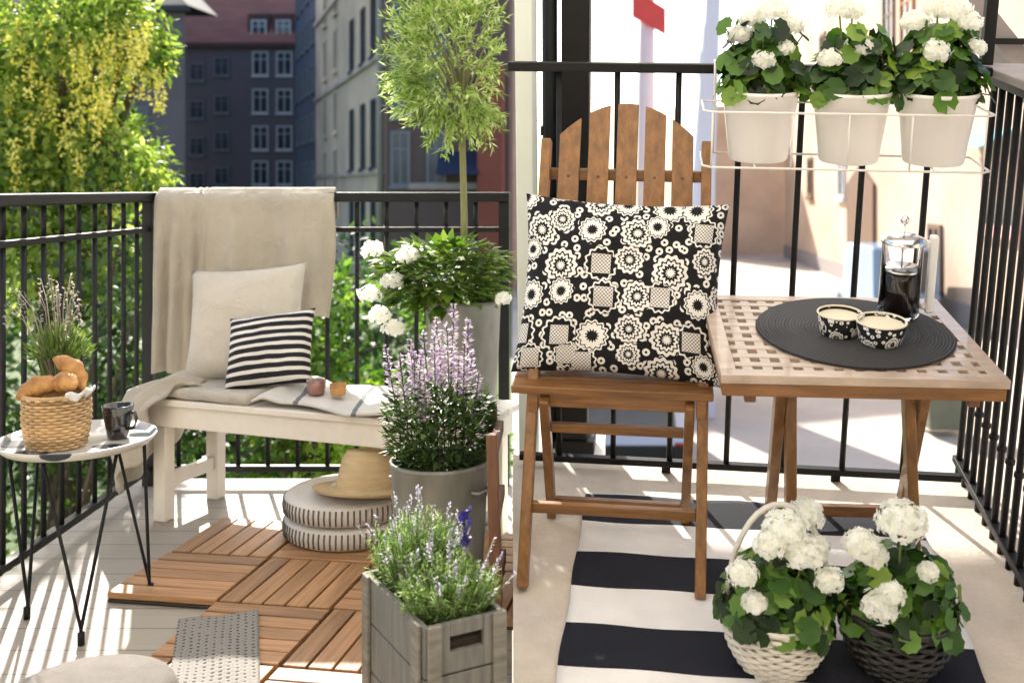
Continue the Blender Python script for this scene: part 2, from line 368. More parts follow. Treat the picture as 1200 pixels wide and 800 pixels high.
# ------------------------------------------------------------------ mesh builder
class MB:
    def __init__(s):
        s.v, s.f, s.mi, s.sm, s.uv = [], [], [], [], {}
    def add(s, verts, faces, mi=0, smooth=False):
        o = len(s.v)
        s.v += [tuple(p) for p in verts]
        for f in faces:
            s.f.append(tuple(i + o for i in f)); s.mi.append(mi); s.sm.append(smooth)
        return o
    def box(s, c, size, rot=None, mi=0):
        hx, hy, hz = size[0] / 2, size[1] / 2, size[2] / 2
        pts = [Vector((x, y, z)) for z in (-hz, hz) for y in (-hy, hy) for x in (-hx, hx)]
        if rot is not None: pts = [rot @ p for p in pts]
        c = Vector(c)
        s.add([p + c for p in pts], [(0, 2, 3, 1), (4, 5, 7, 6), (0, 1, 5, 4), (2, 6, 7, 3), (0, 4, 6, 2), (1, 3, 7, 5)], mi)
    def b(s, x0, x1, y0, y1, z0, z1, mi=0):
        s.box(((x0 + x1) / 2, (y0 + y1) / 2, (z0 + z1) / 2), (abs(x1 - x0), abs(y1 - y0), abs(z1 - z0)), None, mi)
    def beam(s, p0, p1, w, h, up=(0, 0, 1), mi=0):
        p0, p1 = Vector(p0), Vector(p1)
        d = (p1 - p0); L = d.length; d = d.normalized()
        upv = Vector(up)
        side = d.cross(upv)
        if side.length < 1e-4: side = d.cross(Vector((0, 1, 0)))
        side.normalize(); u2 = side.cross(d)
        rot = Matrix((side, d, u2)).transposed()
        s.box((p0 + p1) / 2, (w, L, h), rot, mi)
    def prism(s, outline, axis_vec, mi=0):
        """extrude a planar outline (list of Vector) by axis_vec"""
        n = len(outline); a = Vector(axis_vec)
        vs = [Vector(p) for p in outline] + [Vector(p) + a for p in outline]
        fs = [tuple(range(n))[::-1], tuple(range(n, 2 * n))] + [(i, (i + 1) % n, n + (i + 1) % n, n + i) for i in range(n)]
        s.add(vs, fs, mi)
    def tube(s, pts, r, seg=8, mi=0, cap=True):
        pts = [Vector(p) for p in pts]
        rs = r if isinstance(r, (list, tuple)) else [r] * len(pts)
        vs, fs = [], []
        ref = Vector((0.31, 0.17, 0.93))
        for i, p in enumerate(pts):
            d = (pts[min(i + 1, len(pts) - 1)] - pts[max(i - 1, 0)]).normalized()
            a = d.cross(ref)
            if a.length < 0.05: a = d.cross(Vector((1, 0, 0)))
            a.normalize(); bb = d.cross(a)
            for k in range(seg):
                t = 2 * PI * k / seg
                vs.append(p + (a * math.cos(t) + bb * math.sin(t)) * rs[i])
        for i in range(len(pts) - 1):
            for k in range(seg):
                k2 = (k + 1) % seg
                fs.append((i * seg + k, i * seg + k2, (i + 1) * seg + k2, (i + 1) * seg + k))
        if cap:
            fs.append(tuple(range(seg))[::-1]); fs.append(tuple((len(pts) - 1) * seg + k for k in range(seg)))
        s.add(vs, fs, mi, True)
    def lathe(s, prof, c=(0, 0, 0), seg=32, mi=0, wob=None, smooth=True):
        c = Vector(c); vs, fs = [], []
        for j, (r, z) in enumerate(prof):
            for k in range(seg):
                t = 2 * PI * k / seg
                rr = r * (wob(t, j) if wob else 1)
                vs.append(c + Vector((rr * math.cos(t), rr * math.sin(t), z)))
        for j in range(len(prof) - 1):
            for k in range(seg):
                k2 = (k + 1) % seg
                fs.append((j * seg + k, j * seg + k2, (j + 1) * seg + k2, (j + 1) * seg + k))
        s.add(vs, fs, mi, smooth)
    def disc(s, c, r, seg=32, mi=0, n=None):
        c = Vector(c)
        rot = Vector((0, 0, 1)).rotation_difference(Vector(n)).to_matrix() if n is not None else Matrix.Identity(3)
        s.add([c + rot @ Vector((r * math.cos(2 * PI * k / seg), r * math.sin(2 * PI * k / seg), 0)) for k in range(seg)], [tuple(range(seg))], mi)
    def ball(s, c, r, seg=10, rings=6, mi=0, sc=(1, 1, 1), rot=None):
        c = Vector(c); vs, fs = [], []
        for j in range(rings + 1):
            ph = PI * j / rings
            for k in range(seg):
                t = 2 * PI * k / seg
                p = Vector((sc[0] * math.sin(ph) * math.cos(t), sc[1] * math.sin(ph) * math.sin(t), sc[2] * math.cos(ph))) * r
                if rot is not None: p = rot @ p
                vs.append(c + p)
        for j in range(rings):
            for k in range(seg):
                k2 = (k + 1) % seg
                fs.append((j * seg + k, (j + 1) * seg + k, (j + 1) * seg + k2, j * seg + k2))
        s.add(vs, fs, mi, True)
    def leaf(s, p, d, nrm, L, W, mi=0, fold=0.15):
        d = Vector(d).normalized(); side = d.cross(Vector(nrm))
        if side.length < 1e-3: side = d.cross(Vector((0.3, 0.9, 0.1)))
        side.normalize(); up = side.cross(d)
        p = Vector(p)
        a = p + d * L * 0.42
        vs = [p, a + side * W / 2 + up * W * fold, p + d * L, a - side * W / 2 + up * W * fold]
        s.add(vs, [(0, 1, 2), (0, 2, 3)], mi, True)
    def roundleaf(s, p, nrm, r, mi=0, seg=9, cup=0.22):
        nrm = Vector(nrm).normalized(); p = Vector(p)
        a = nrm.cross(Vector((0.2, 0.3, 0.93)))
        if a.length < 0.05: a = nrm.cross(Vector((1, 0, 0)))
        a.normalize(); bb = nrm.cross(a)
        ph = rnd.uniform(0, 6.28)
        vs = [p]
        for k in range(seg * 2):
            t = ph + 2 * PI * k / (seg * 2)
            rr = r * (1.0 if k % 2 else 0.88) * (0.35 if k == 0 else 1)
            vs.append(p + (a * math.cos(t) + bb * math.sin(t)) * rr + nrm * cup * r * (0.7 + 0.3 * math.sin(3 * t + ph)))
        n = seg * 2
        s.add(vs, [(0, 1 + k, 1 + (k + 1) % n) for k in range(n)], mi, True)
    def floret(s, p, nrm, r, mi=0, petals=5):
        nrm = Vector(nrm).normalized(); p = Vector(p)
        a = nrm.cross(Vector((0.2, 0.3, 0.93)))
        if a.length < 0.05: a = nrm.cross(Vector((1, 0, 0)))
        a.normalize(); bb = nrm.cross(a); ph = rnd.uniform(0, 6.28)
        for k in range(petals):
            t = ph + 2 * PI * k / petals
            d = a * math.cos(t) + bb * math.sin(t); sd = a * -math.sin(t) + bb * math.cos(t)
            lift = nrm * r * rnd.uniform(0.0, 0.35)
            s.add([p, p + d * r * 0.6 + sd * r * 0.42 + lift, p + d * r + lift, p + d * r * 0.6 - sd * r * 0.42 + lift], [(0, 1, 2, 3)], mi, True)
    def umbel(s, c, r, n=46, mi=0, fr=0.014, flat=0.8):
        c = Vector(c); ofs = rv() * 7
        for i in range(n):
            z = 1 - 1.55 * (i + 0.5) / n; t = i * 2.39996
            q = math.sqrt(max(0, 1 - z * z))
            d = Vector((q * math.cos(t), q * math.sin(t), z))
            s.floret(c + Vector((d.x, d.y, d.z * flat)) * r * (rnd.uniform(0.74, 1.12) + 0.22 * mnoise.noise(d * 1.6 + ofs)), d + rv() * 0.4, fr * rnd.uniform(0.85, 1.2), mi)
    def build(s, name, mats, parent=None, bevel=0, link=True):
        me = bpy.data.meshes.new(name)
        me.from_pydata(s.v, [], s.f)
        ms = mats if isinstance(mats, (list, tuple)) else [mats]
        for m in ms: me.materials.append(m)
        me.polygons.foreach_set('material_index', s.mi)
        me.polygons.foreach_set('use_smooth', s.sm)
        me.update()
        o = bpy.data.objects.new(name, me)
        C.objects.link(o)
        if parent is not None: o.parent = parent
        if bevel:
            b = o.modifiers.new('bevel', 'BEVEL'); b.width = bevel; b.segments = 2; b.limit_method = 'ANGLE'
        return o

def rv():
    while True:
        v = Vector((rnd.uniform(-1, 1), rnd.uniform(-1, 1), rnd.uniform(-1, 1)))
        if 0.05 < v.length < 1: return v.normalized()

def tag(o, label=None, cat=None, group=None, kind=None):
    if label: o['label'] = label
    if cat: o['category'] = cat
    if group: o['group'] = group
    if kind: o['kind'] = kind
    return o

def put(o, loc=(0, 0, 0), rz=0.0, M=M_L, rx=0.0):
    o.matrix_world = M @ Matrix.Translation(Vector(loc)) @ Matrix.Rotation(rz, 4, 'Z') @ Matrix.Rotation(rx, 4, 'X')
    return o

def thing(name, label, cat, loc=(0, 0, 0), rz=0.0, M=M_L, group=None):
    o = bpy.data.objects.new(name, None)
    o.empty_display_size = 0.1
    C.objects.link(o)
    put(o, loc, rz, M)
    return tag(o, label, cat, group)

def dup(root, label, loc, rz=0.0, M=M_L, group=None):
    r = root.copy(); C.objects.link(r); put(r, loc, rz, M)
    r['label'] = label
    if group: r['group'] = group
    for ch in list(root.children):
        c = ch.copy(); C.objects.link(c); c.parent = r
        for g in list(ch.children):
            d = g.copy(); C.objects.link(d); d.parent = c
    return r

def pillow(w, h, th, name, m, parent=None, n=26, seed=0, pinch=0.07):
    """closed soft cushion standing in the x-z plane, front towards -y, base at z=0"""
    mb = MB(); vs, fs, uvs = [], [], []
    for side in (-1, 1):
        for j in range(n + 1):
            for i in range(n + 1):
                u, v = i / n * 2 - 1, j / n * 2 - 1
                pu = (1 - abs(u) ** 2.6); pv = (1 - abs(v) ** 2.6)
                t = (max(pu, 0) * max(pv, 0)) ** 0.45
                wr = mnoise.noise(Vector((u * 2.2 + seed, v * 2.2, seed * 1.7))) * 0.16 + mnoise.noise(Vector((u * 4 + seed, v * 5, side))) * 0.09 + 0.05 * math.sin((u * v) * 14 + seed) * abs(u * v)
                x = u * w / 2 * (1 - pinch * (1 - u * u) * 0 - pinch * (1 - v * v) * abs(u))
                z = v * h / 2 * (1 - pinch * (1 - u * u) * abs(v)) + h / 2
                vs.append((x, side * th / 2 * t * (1 + wr), z)); uvs.append(((u + 1) / 2 * w / 0.45, (v + 1) / 2 * h / 0.45))
    k = (n + 1) * (n + 1)
    for sd in (0, 1):
        for j in range(n):
            for i in range(n):
                a = sd * k + j * (n + 1) + i
                q = (a, a + 1, a + n + 2, a + n + 1)
                fs.append(q if sd == 0 else q[::-1])
    mb.add(vs, fs, 0, True)
    o = mb.build(name, m, parent)
    ul = o.data.uv_layers.new(name='UVMap')
    for l in o.data.loops: ul.data[l.index].uv = uvs[l.vertex_index]
    bm = bmesh.new(); bm.from_mesh(o.data); bmesh.ops.remove_doubles(bm, verts=bm.verts, dist=0.0006); bm.to_mesh(o.data); bm.free()
    return o

def sheet(fn, nu, nv, name, m, parent=None, thick=0.006):
    mb = MB()
    vs = [fn(i / nu, j / nv) for j in range(nv + 1) for i in range(nu + 1)]
    fs = [(j * (nu + 1) + i, j * (nu + 1) + i + 1, (j + 1) * (nu + 1) + i + 1, (j + 1) * (nu + 1) + i) for j in range(nv) for i in range(nu)]
    mb.add(vs, fs, 0, True)
    o = mb.build(name, m, parent)
    s = o.modifiers.new('thickness', 'SOLIDIFY'); s.thickness = thick; s.offset = 0
    return o

def cloud(mb, clumps, n, L, W, mi=0, spread=1.0, droop=0.0):
    """leaves scattered in clumps: (centre, radius)"""
    tot = sum(r ** 2 for c, r in clumps)
    for c, r in clumps:
        k = int(n * r ** 2 / tot)
        c = Vector(c)
        for _ in range(k):
            d = rv(); q = r * (rnd.random() ** 0.45) * spread
            p = c + Vector((d.x, d.y, d.z * 0.85)) * q
            dr = (d * 0.7 + rv() * 0.8 + Vector((0, 0, -droop))).normalized()
            mb.leaf(p, dr, d + rv() * 0.9 + Vector((0, 0, 0.5)), L * rnd.uniform(0.7, 1.3), W * rnd.uniform(0.7, 1.3), mi)

# ================================================================== SETTING
GZ = -3.0
mb = MB(); mb.add([(-160, 2, GZ), (-0.05 * 2, 2, GZ), (-0.05 * 160, 160, GZ), (-160, 160, GZ)], [(0, 1, 2, 3)])
tag(mb.build('lawn', MT['grass']), kind='structure')
mb = MB(); mb.add([(-160, -20, GZ - 0.004), (160, -20, GZ - 0.004), (160, 300, GZ - 0.004), (-160, 300, GZ - 0.004)], [(0, 1, 2, 3)])
tag(mb.build('pavement', MT['paving']), kind='structure')

# left balcony floor
mb = MB()
mb.prism([(-1.52, -0.7, 0), (0.03, -0.7, 0), (-0.05 * 1.3, 1.3, 0), (-0.05 * 3.7, 3.7, 0), (-1.52, 3.7, 0)], (0, 0, -0.16))
fl = mb.build('floor', [MT['whitewash'], MT['slab']])
tag(fl, kind='structure')
# right balcony floor
mb = MB()
def seam_x(y): return -0.669 + (-0.154) * y
mb.prism([(seam_x(-1.7), -1.7, 0), (0.80, -1.7, 0), (0.80, 0.06, 0), (seam_x(0.06), 0.06, 0)], (0, 0, -0.14))
ter = mb.build('terrace_floor', [MT['terrace']]); put(ter, M=M_R)
tag(ter, kind='structure')

# house behind the camera
h = thing('house', 'cream rendered house wall carrying both balconies', 'house', (0, -0.72, GZ))
mb = MB()
for (x0, x1, z0, z1) in ((-7, -2.2, 0, 9), (-2.2, -1.0, 5.2, 9), (-1.0, 0.6, 0, 9), (0.6, 1.8, 5.4, 9), (1.8, 7, 0, 9), (-2.2, -1.0, 0, 3.02), (0.6, 1.8, 0, 3.1)):
    mb.b(x0, x1, -0.3, 0, z0, z1)
mb.build('wall', MT['facade'], h)
for x0, x1, z0, z1 in ((-2.2, -1.0, 3.02, 5.2), (0.6, 1.8, 3.1, 5.4)):
    mb = MB()
    for a, b2 in ((x0, x0 + 0.07), ((x0 + x1) / 2 - 0.035, (x0 + x1) / 2 + 0.035), (x1 - 0.07, x1)): mb.b(a, b2, -0.16, -0.08, z0, z1)
    mb.b(x0 + 0.07, x1 - 0.07, -0.155, -0.085, z1 - 0.08, z1); mb.b(x0 + 0.07, x1 - 0.07, -0.155, -0.085, z0, z0 + 0.1)
    d = mb.build('door', MT['whitepaint'], h, 0.004)
    mb = MB(); mb.b(x0 + 0.05, x1 - 0.05, -0.125, -0.115, z0 + 0.05, z1 - 0.05); mb.build('pane', MT['pane'], d)

# ================================================================== LEFT BALCONY
RX, RY = -1.464, 3.62
def railing_left():
    t = thing('balcony_railing', 'dark grey metal railing of the white floored balcony with the bench', 'railing', (RX, RY, 0))
    # local: corner post at origin; back run along +x to 1.28, side run along -y to -3.3
    bx, sy = 1.275, -4.2
    mb = MB(); mb.b(-0.028, bx, -0.028, 0.028, 1.00, 1.034); mb.b(-0.028, 0.028, sy, -0.0285, 1.00, 1.034)
    mb.build('handrail', MT['greymetal'], t, 0.005)
    mb = MB(); mb.b(0.02, bx, -0.012, 0.012, 0.893, 0.911); mb.b(-0.012, 0.012, sy, -0.02, 0.893, 0.911)
    mb.build('middle_rail', MT['greymetal'], t, 0.002)
    mb = MB(); mb.b(0.02, bx, -0.014, 0.014, 0.05, 0.07); mb.b(-0.014, 0.014, sy, -0.02, 0.05, 0.07)
    mb.build('bottom_rail', MT['greymetal'], t, 0.002)
    for (x, y) in ((0, 0), (bx - 0.02, 0), (0, -1.35), (0, -2.7)):
        mb = MB(); mb.b(x - 0.019, x + 0.019, y - 0.019, y + 0.019, 0.0, 0.9995)
        mb.build('post', MT['greymetal'], t, 0.003)
    k = 0.105
    while k < bx - 0.06:
        mb = MB(); mb.tube([(k, 0, 0.07), (k, 0, 0.892)], 0.0082, 6); mb.tube([(k, 0, 0.912), (k, 0, 0.999)], 0.0082, 6)
        mb.build('baluster', MT['greymetal'], t); k += 0.105
    k = -0.105
    while k > -3.2:
        if min(abs(k + 1.35), abs(k + 2.7)) > 0.04:
            mb = MB(); mb.tube([(0, k, 0.07), (0, k, 0.892)], 0.0082, 6); mb.tube([(0, k, 0.912), (0, k, 0.999)], 0.0082, 6)
            mb.build('baluster', MT['greymetal'], t)
        k -= 0.105
railing_left()

# deck tiles
def deck_tile_mesh():
    mb = MB()
    mb.b(-0.146, 0.146, -0.146, 0.146, 0.001, 0.009, 1)
    w = 0.292 / 5
    for i in range(5):
        y = -0.146 + w * (i + 0.5)
        mb.b(-0.148, 0.148, y - w / 2 + 0.0028, y + w / 2 - 0.0028, 0.0095, 0.027, 0)
    return mb
TO = Vector((-0.815, 2.840, 0)); TA = R(-9)
ta = Vector((math.cos(TA), math.sin(TA), 0)); tb = Vector((-math.sin(TA), math.cos(TA), 0))
first = None
tile_lab = {(-1, 0): 'brown slatted deck tile beside the front left bench leg', (0, 0): 'brown slatted deck tile under the bench just left of the round pouf',
            (1, 0): 'brown slatted deck tile half covered by the round pouf', (2, 0): 'brown slatted deck tile hidden behind the zinc tub',
            (-1, -1): 'brown slatted deck tile touching the right foot of the tray table', (0, -1): 'brown slatted deck tile in the middle of the deck, in front of the pouf',
            (1, -1): 'brown slatted deck tile at the back corner of the grey crate', (2, -1): 'brown slatted deck tile under the zinc tub beside the crate',
            (0, -2): 'brown slatted deck tile between the grey mat and the crate', (1, -2): 'brown slatted deck tile under the left side of the grey crate',
            (0, -3): 'brown slatted deck tile nearest the viewer beside the grey mat', (1, -3): 'brown slatted deck tile under the near left corner of the grey crate'}
for (i, j), lab in tile_lab.items():
    p = TO + ta * (0.302 * (i + 0.5)) + tb * (0.302 * (j + 0.5))
    rz = TA + (PI / 2 if (i + j) % 2 else 0) + R(rnd.uniform(-0.4, 0.4))
    if first is None:
        first = deck_tile_mesh().build('deck_tile', [MT['deckwood'], MT['deckbase']], None, 0.0025); o = first
    else:
        o = first.copy(); C.objects.link(o)
    put(o, p, rz); tag(o, lab, 'deck tile', 'wooden deck tiles on the balcony floor')

# bench
BU = R(-20); BORG = Vector((-1.297, 3.23, 0))
bn = thing('bench', 'white painted wooden bench against the railing', 'bench', BORG, BU)
def bpt(u, v, z):
    return BORG + Matrix.Rotation(BU, 3, 'Z') @ Vector((u, v, z))
mb = MB()
for i in range(3): mb.b(-0.03, 1.13, -0.03 + i * 0.122, -0.03 + i * 0.122 + 0.117, 0.372, 0.393)
mb.build('seat', MT['whitepaint'], bn, 0.004)
mb = MB()
mb.b(0.0, 1.10, -0.018, 0.002, 0.305, 0.3715); mb.b(0.0, 1.10, 0.29, 0.31, 0.305, 0.3715)
mb.b(-0.012, 0.008, 0.004, 0.288, 0.305, 0.371); mb.b(1.092, 1.112, 0.004, 0.288, 0.305, 0.371)
mb.build('apron', MT['whitepaint'], bn, 0.003)
for u in (0.028, 1.072):
    for v in (0.022, 0.27):
        mb = MB(); mb.beam((u, v, 0.0), (u, v, 0.3715), 0.046, 0.046, (0, 1, 0)); mb.build('leg', MT['whitepaint'], bn, 0.004)
    mb = MB(); mb.b(u - 0.012, u + 0.012, 0.046, 0.246, 0.10, 0.145); mb.build('stretcher', MT['whitepaint'], bn, 0.003)

# throw over the railing
def throw_fn(u, v):
    X = -1.425 + 0.62 * u
    front = 0.44 if u > 0.30 else 0.44 + 0.19 * (1 - max(0, (u - 0.2) / 0.1)) if u > 0.2 else 0.63
    L = 0.10 + front; s = v * L
    fold = 0.016 * math.sin(u * 17 + 0.7) + 0.010 * math.sin(u * 41 + 2) + 0.006 * mnoise.noise(Vector((u * 6, v * 5, 3)))
    if u < 0.3: fold += 0.014 * math.sin(u * 70)
    if s < 0.10:
        y, z = RY + 0.040, 1.044 - 0.10 + s
    else:
        y, z = RY - 0.046, 1.044 - (s - 0.10)
    a = min(1, abs(s - 0.10) / 0.25)
    hang = max(0, s - 0.1)
    edge = math.exp(-((s - 0.10) / 0.02) ** 2)
    y = y * (1 - edge) + RY * edge
    z += 0.006 * edge
    y -= (fold + 0.02) * a if s > 0.1 else 0
    y -= hang * 0.05
    if u < 0.25: X += 0.03 * (1 - u / 0.25) * a * 0.6
    return (X + 0.012 * math.sin(hang * 9) * u, y, z + 0.006 * math.sin(u * 23) * a)
th = sheet(throw_fn, 110, 60, 'throw', MT['throw'], None, 0.006)
tag(th, 'plain beige woven throw hanging folded over the railing behind the bench', 'blanket')

# blanket over the bench end
def bl_fn(p, q):
    # p runs round the bench end (front edge, corner, end, back), q from the seat outwards and down
    path = [(0.10, -0.050), (0.02, -0.056), (-0.050, -0.055), (-0.064, 0.03), (-0.060, 0.16), (-0.056, 0.30)]
    inner = [(0.17, 0.03), (0.15, 0.03), (0.13, 0.05), (0.13, 0.10), (0.14, 0.18), (0.16, 0.28)]
    lens = [0.08, 0.22, 0.31, 0.29, 0.22, 0.15]
    f = p * 5; i = min(4, int(f)); f -= i
    sm = f * f * (3 - 2 * f)
    mixp = lambda A: [A[i][k] * (1 - f) + A[i + 1][k] * f for k in (0, 1)]
    e, n0 = mixp(path), mixp(inner); L = lens[i] * (1 - sm) + lens[i + 1] * sm
    cen = (0.25, 0.12); ou, ov = e[0] - cen[0], e[1] - cen[1]; m_ = math.hypot(ou, ov); ou /= m_; ov /= m_
    wr = mnoise.noise(Vector((p * 7, q * 4, 2.0)))
    if q < 0.45:
        k = q / 0.45
        u, v = n0[0] * (1 - k) + e[0] * k, n0[1] * (1 - k) + e[1] * k
        z = 0.425 + 0.022 * math.sin(k * PI) * (1 + wr) - 0.018 * k * k + 0.008 * math.sin(p * 26 + k * 3)
    else:
        k = (q - 0.45) / 0.55
        fold = 0.020 * math.sin(p * 27 + 0.6) * min(1, k * 2.2) + 0.014 * wr
        bul = 0.045 * math.sin(min(1, k * 1.3) * PI * 0.7) + fold
        u, v = e[0] + ou * bul, e[1] + ov * bul
        z = 0.407 - L * (k ** 1.15)
    return bpt(u, v, z)
bl = sheet(bl_fn, 90, 50, 'blanket', MT['throw'], None, 0.009)
tag(bl, 'crumpled beige blanket spilling off the left end of the white bench', 'blanket')

pd = MB(); pd.box((0, 0, 0.0), (0.34, 0.285, 0.034))
po = pd.build('seat_pad', MT['padlinen'], None)
bv = po.modifiers.new('b', 'BEVEL'); bv.width = 0.016; bv.segments = 4
ss = po.modifiers.new('s', 'SUBSURF'); ss.subdivision_type = 'SIMPLE'; ss.levels = ss.render_levels = 3
dm = po.modifiers.new('d', 'DISPLACE'); tx = bpy.data.textures.new('lumps', 'CLOUDS'); tx.noise_scale = 0.09; dm.texture = tx; dm.strength = 0.012
put(po, bpt(0.215, 0.115, 0.4115), BU); tag(po, 'thin grey beige seat pad on the bench under the cushions', 'seat pad')

def cl_fn(u, v):
    uu = 0.40 + 0.47 * u; vv = -0.035 + 0.30 * v
    z = 0.403 + 0.014 * abs(math.sin(u * 4.3 + v * 2.2)) + 0.012 * max(0, mnoise.noise(Vector((u * 4, v * 3, 1)))) + 0.02 * math.exp(-((u - 0.06) / 0.09) ** 2)
    vv += 0.02 * math.sin(u * 6)
    if v < 0.10: z -= 0.004
    return bpt(uu, vv, z)
clo = sheet(cl_fn, 60, 36, 'folded_cloth', MT['cloth'], None, 0.009)
tag(clo, 'grey cloth with dark bands spread over the right of the bench', 'cloth')

cu = pillow(0.395, 0.385, 0.13, 'cushion', MT['beigelinen'], seed=2.0)
cu.matrix_world = Matrix.Translation(bpt(0.215, 0.165, 0.424)) @ Matrix.Rotation(BU + R(15), 4, 'Z') @ Matrix.Rotation(R(-20), 4, 'X') @ Matrix.Rotation(R(-4.5), 4, 'Y')
tag(cu, 'large plain beige linen cushion leaning against the railing throw', 'cushion', 'scatter cushions on the bench')
cs = pillow(0.29, 0.245, 0.10, 'cushion', MT['stripecush'], seed=5.0)
cs_uvfix = cs
cs.matrix_world = Matrix.Translation(bpt(0.385, 0.065, 0.432)) @ Matrix.Rotation(BU + R(8), 4, 'Z') @ Matrix.Rotation(R(-26), 4, 'X') @ Matrix.Rotation(R(-9), 4, 'Y')
tag(cs, 'small black and white striped cushion in front of the beige one', 'cushion', 'scatter cushions on the bench')
# stripe runs along x so the bands stack up z
for nd in MT['stripecush'].node_tree.nodes:
    if nd.type == 'SEPXYZ':
        outz = nd.outputs[2]
        for l in list(nd.outputs[1].links):
            to = l.to_socket; MT['stripecush'].node_tree.links.remove(l); MT['stripecush'].node_tree.links.new(outz, to)

def cup(loc, r, hgt, label, m):
    t = MB(); t.lathe([(0.001, 0.002), (r * 0.8, 0.0), (r * 0.86, 0.004), (r, hgt), (r * 0.9, hgt), (r * 0.78, 0.008), (0.001, 0.008)], (0, 0, 0), 20)
    o = t.build('cup', m); put(o, loc); tag(o, label, 'cup', 'little cups on the bench'); return o
cup(bpt(0.555, 0.075, 0.424), 0.030, 0.042, 'dark rosy brown cup on the bench next to the striped cushion', MT['pinkglass'])
cup(bpt(0.625, 0.085, 0.424), 0.026, 0.034, 'smaller tan cup on the bench at the right of the rosy one', MT['bread'])

# pouf and hat
pf = thing('pouf', 'round white pouf in two ribbed layers on the deck', 'pouf', (-0.635, 3.05, 0.028))
prof = lambda z0, z1, r: [(r - 0.03, z0), (r - 0.012, z0 + 0.003), (r - 0.003, z0 + 0.010), (r, (z0 + z1) / 2), (r - 0.003, z1 - 0.010), (r - 0.012, z1 - 0.003), (r - 0.03, z1)]
for z0, z1 in ((0.0, 0.062), (0.066, 0.128)):
    mb = MB(); p = prof(z0, z1, 0.192)
    if z1 > 0.1: p += [(0.12, z1 + 0.008), (0.05, z1 + 0.011), (0.0005, z1 + 0.012)]
    else: p += [(0.0005, z1)]
    mb.lathe([(0.0005, z0)] + p, (0, 0, 0), 72)
    lay = mb.build('layer', MT['pouf_top'], pf)
    mb = MB()
    for k in range(72):
        a = 2 * PI * k / 72
        q = [Vector(((r + 0.0015) * math.cos(a), (r + 0.0015) * math.sin(a), z)) for r, z in prof(z0, z1, 0.192)[2:5]]
        mb.tube(q, 0.0026, 4)
    mb.build('rib', MT['felt'], lay)
ht = thing('straw_hat', 'natural straw sun hat lying on the round pouf', 'hat', (-0.575, 2.99, 0.172), R(20))
mb = MB(); wv = lambda t, j: 1 + 0.05 * math.sin(2 * t + 1) * (1 if j > 1 else 0.4)
mb.lathe([(0.082, 0.006), (0.095, 0.002), (0.12, -0.004), (0.142, -0.004), (0.150, 0.004), (0.144, 0.0), (0.12, -0.008), (0.09, -0.004)], (0, 0, 0), 48, 0, wv)
mb.build('brim', MT['straw'], ht)
mb = MB(); mb.lathe([(0.084, 0.004), (0.079, 0.04), (0.071, 0.085), (0.060, 0.108), (0.035, 0.112), (0.0005, 0.098)], (0, 0, 0), 40, 0, lambda t, j: 1 + 0.06 * math.cos(2 * t))
mb.build('crown', MT['straw'], ht)
for ch in ht.children: ch.rotation_euler = (R(-6), R(5), 0)

# tray table
TT = Vector((-1.185, 2.50, 0))
tt = thing('tray_table', 'small round tray table on thin black rod legs', 'table', TT)
m, t_, out = nt('white_tray_with_dark_leaves')
tc = N(t_, 'ShaderNodeTexCoord'); mp = N(t_, 'ShaderNodeMapping'); mp.inputs['Scale'].default_value = (8, 15, 1); mp.inputs['Rotation'].default_value = (0, 0, 0.5)
t_.links.new(tc.outputs['Object'], mp.inputs[0])
vo = N(t_, 'ShaderNodeTexVoronoi', i_Scale=1.0); t_.links.new(mp.outputs[0], vo.inputs[0])
cc = ramp(t_, vo.outputs['Distance'], [(0, (0.02, 0.03, 0.05, 1)), (0.33, (0.05, 0.07, 0.10, 1)), (0.36, (0.66, 0.65, 0.62, 1))], 'CONSTANT')
pp = N(t_, 'ShaderNodeBsdfPrincipled', i_Roughness=0.25); t_.links.new(cc, pp.inputs[0]); t_.links.new(pp.outputs[0], out.inputs[0])
MT['tray'] = m
mb = MB(); mb.lathe([(0.0005, 0.424), (0.165, 0.424), (0.178, 0.436), (0.182, 0.444), (0.178, 0.445), (0.166, 0.431), (0.0005, 0.431)], (0, 0, 0), 64)
mb.build('tray', MT['tray'], tt)
for fx, fy in ((0.118, 0.14), (-0.119, -0.005), (0.076, -0.145)):
    a = math.atan2(fy, fx); mb = MB()
    for s in (-0.55, 0.55):
        mb.tube([(0.15 * math.cos(a + s), 0.15 * math.sin(a + s), 0.4235), (fx * 1.0, fy * 1.0, 0.035), (fx * 1.02, fy * 1.02, 0.004)], 0.0042, 6)
    mb.tube([(fx * 1.02, fy * 1.02, 0.001), (fx * 1.02, fy * 1.02, 0.03)], 0.008, 8)
    mb.build('leg', MT['blackmetal'], tt)
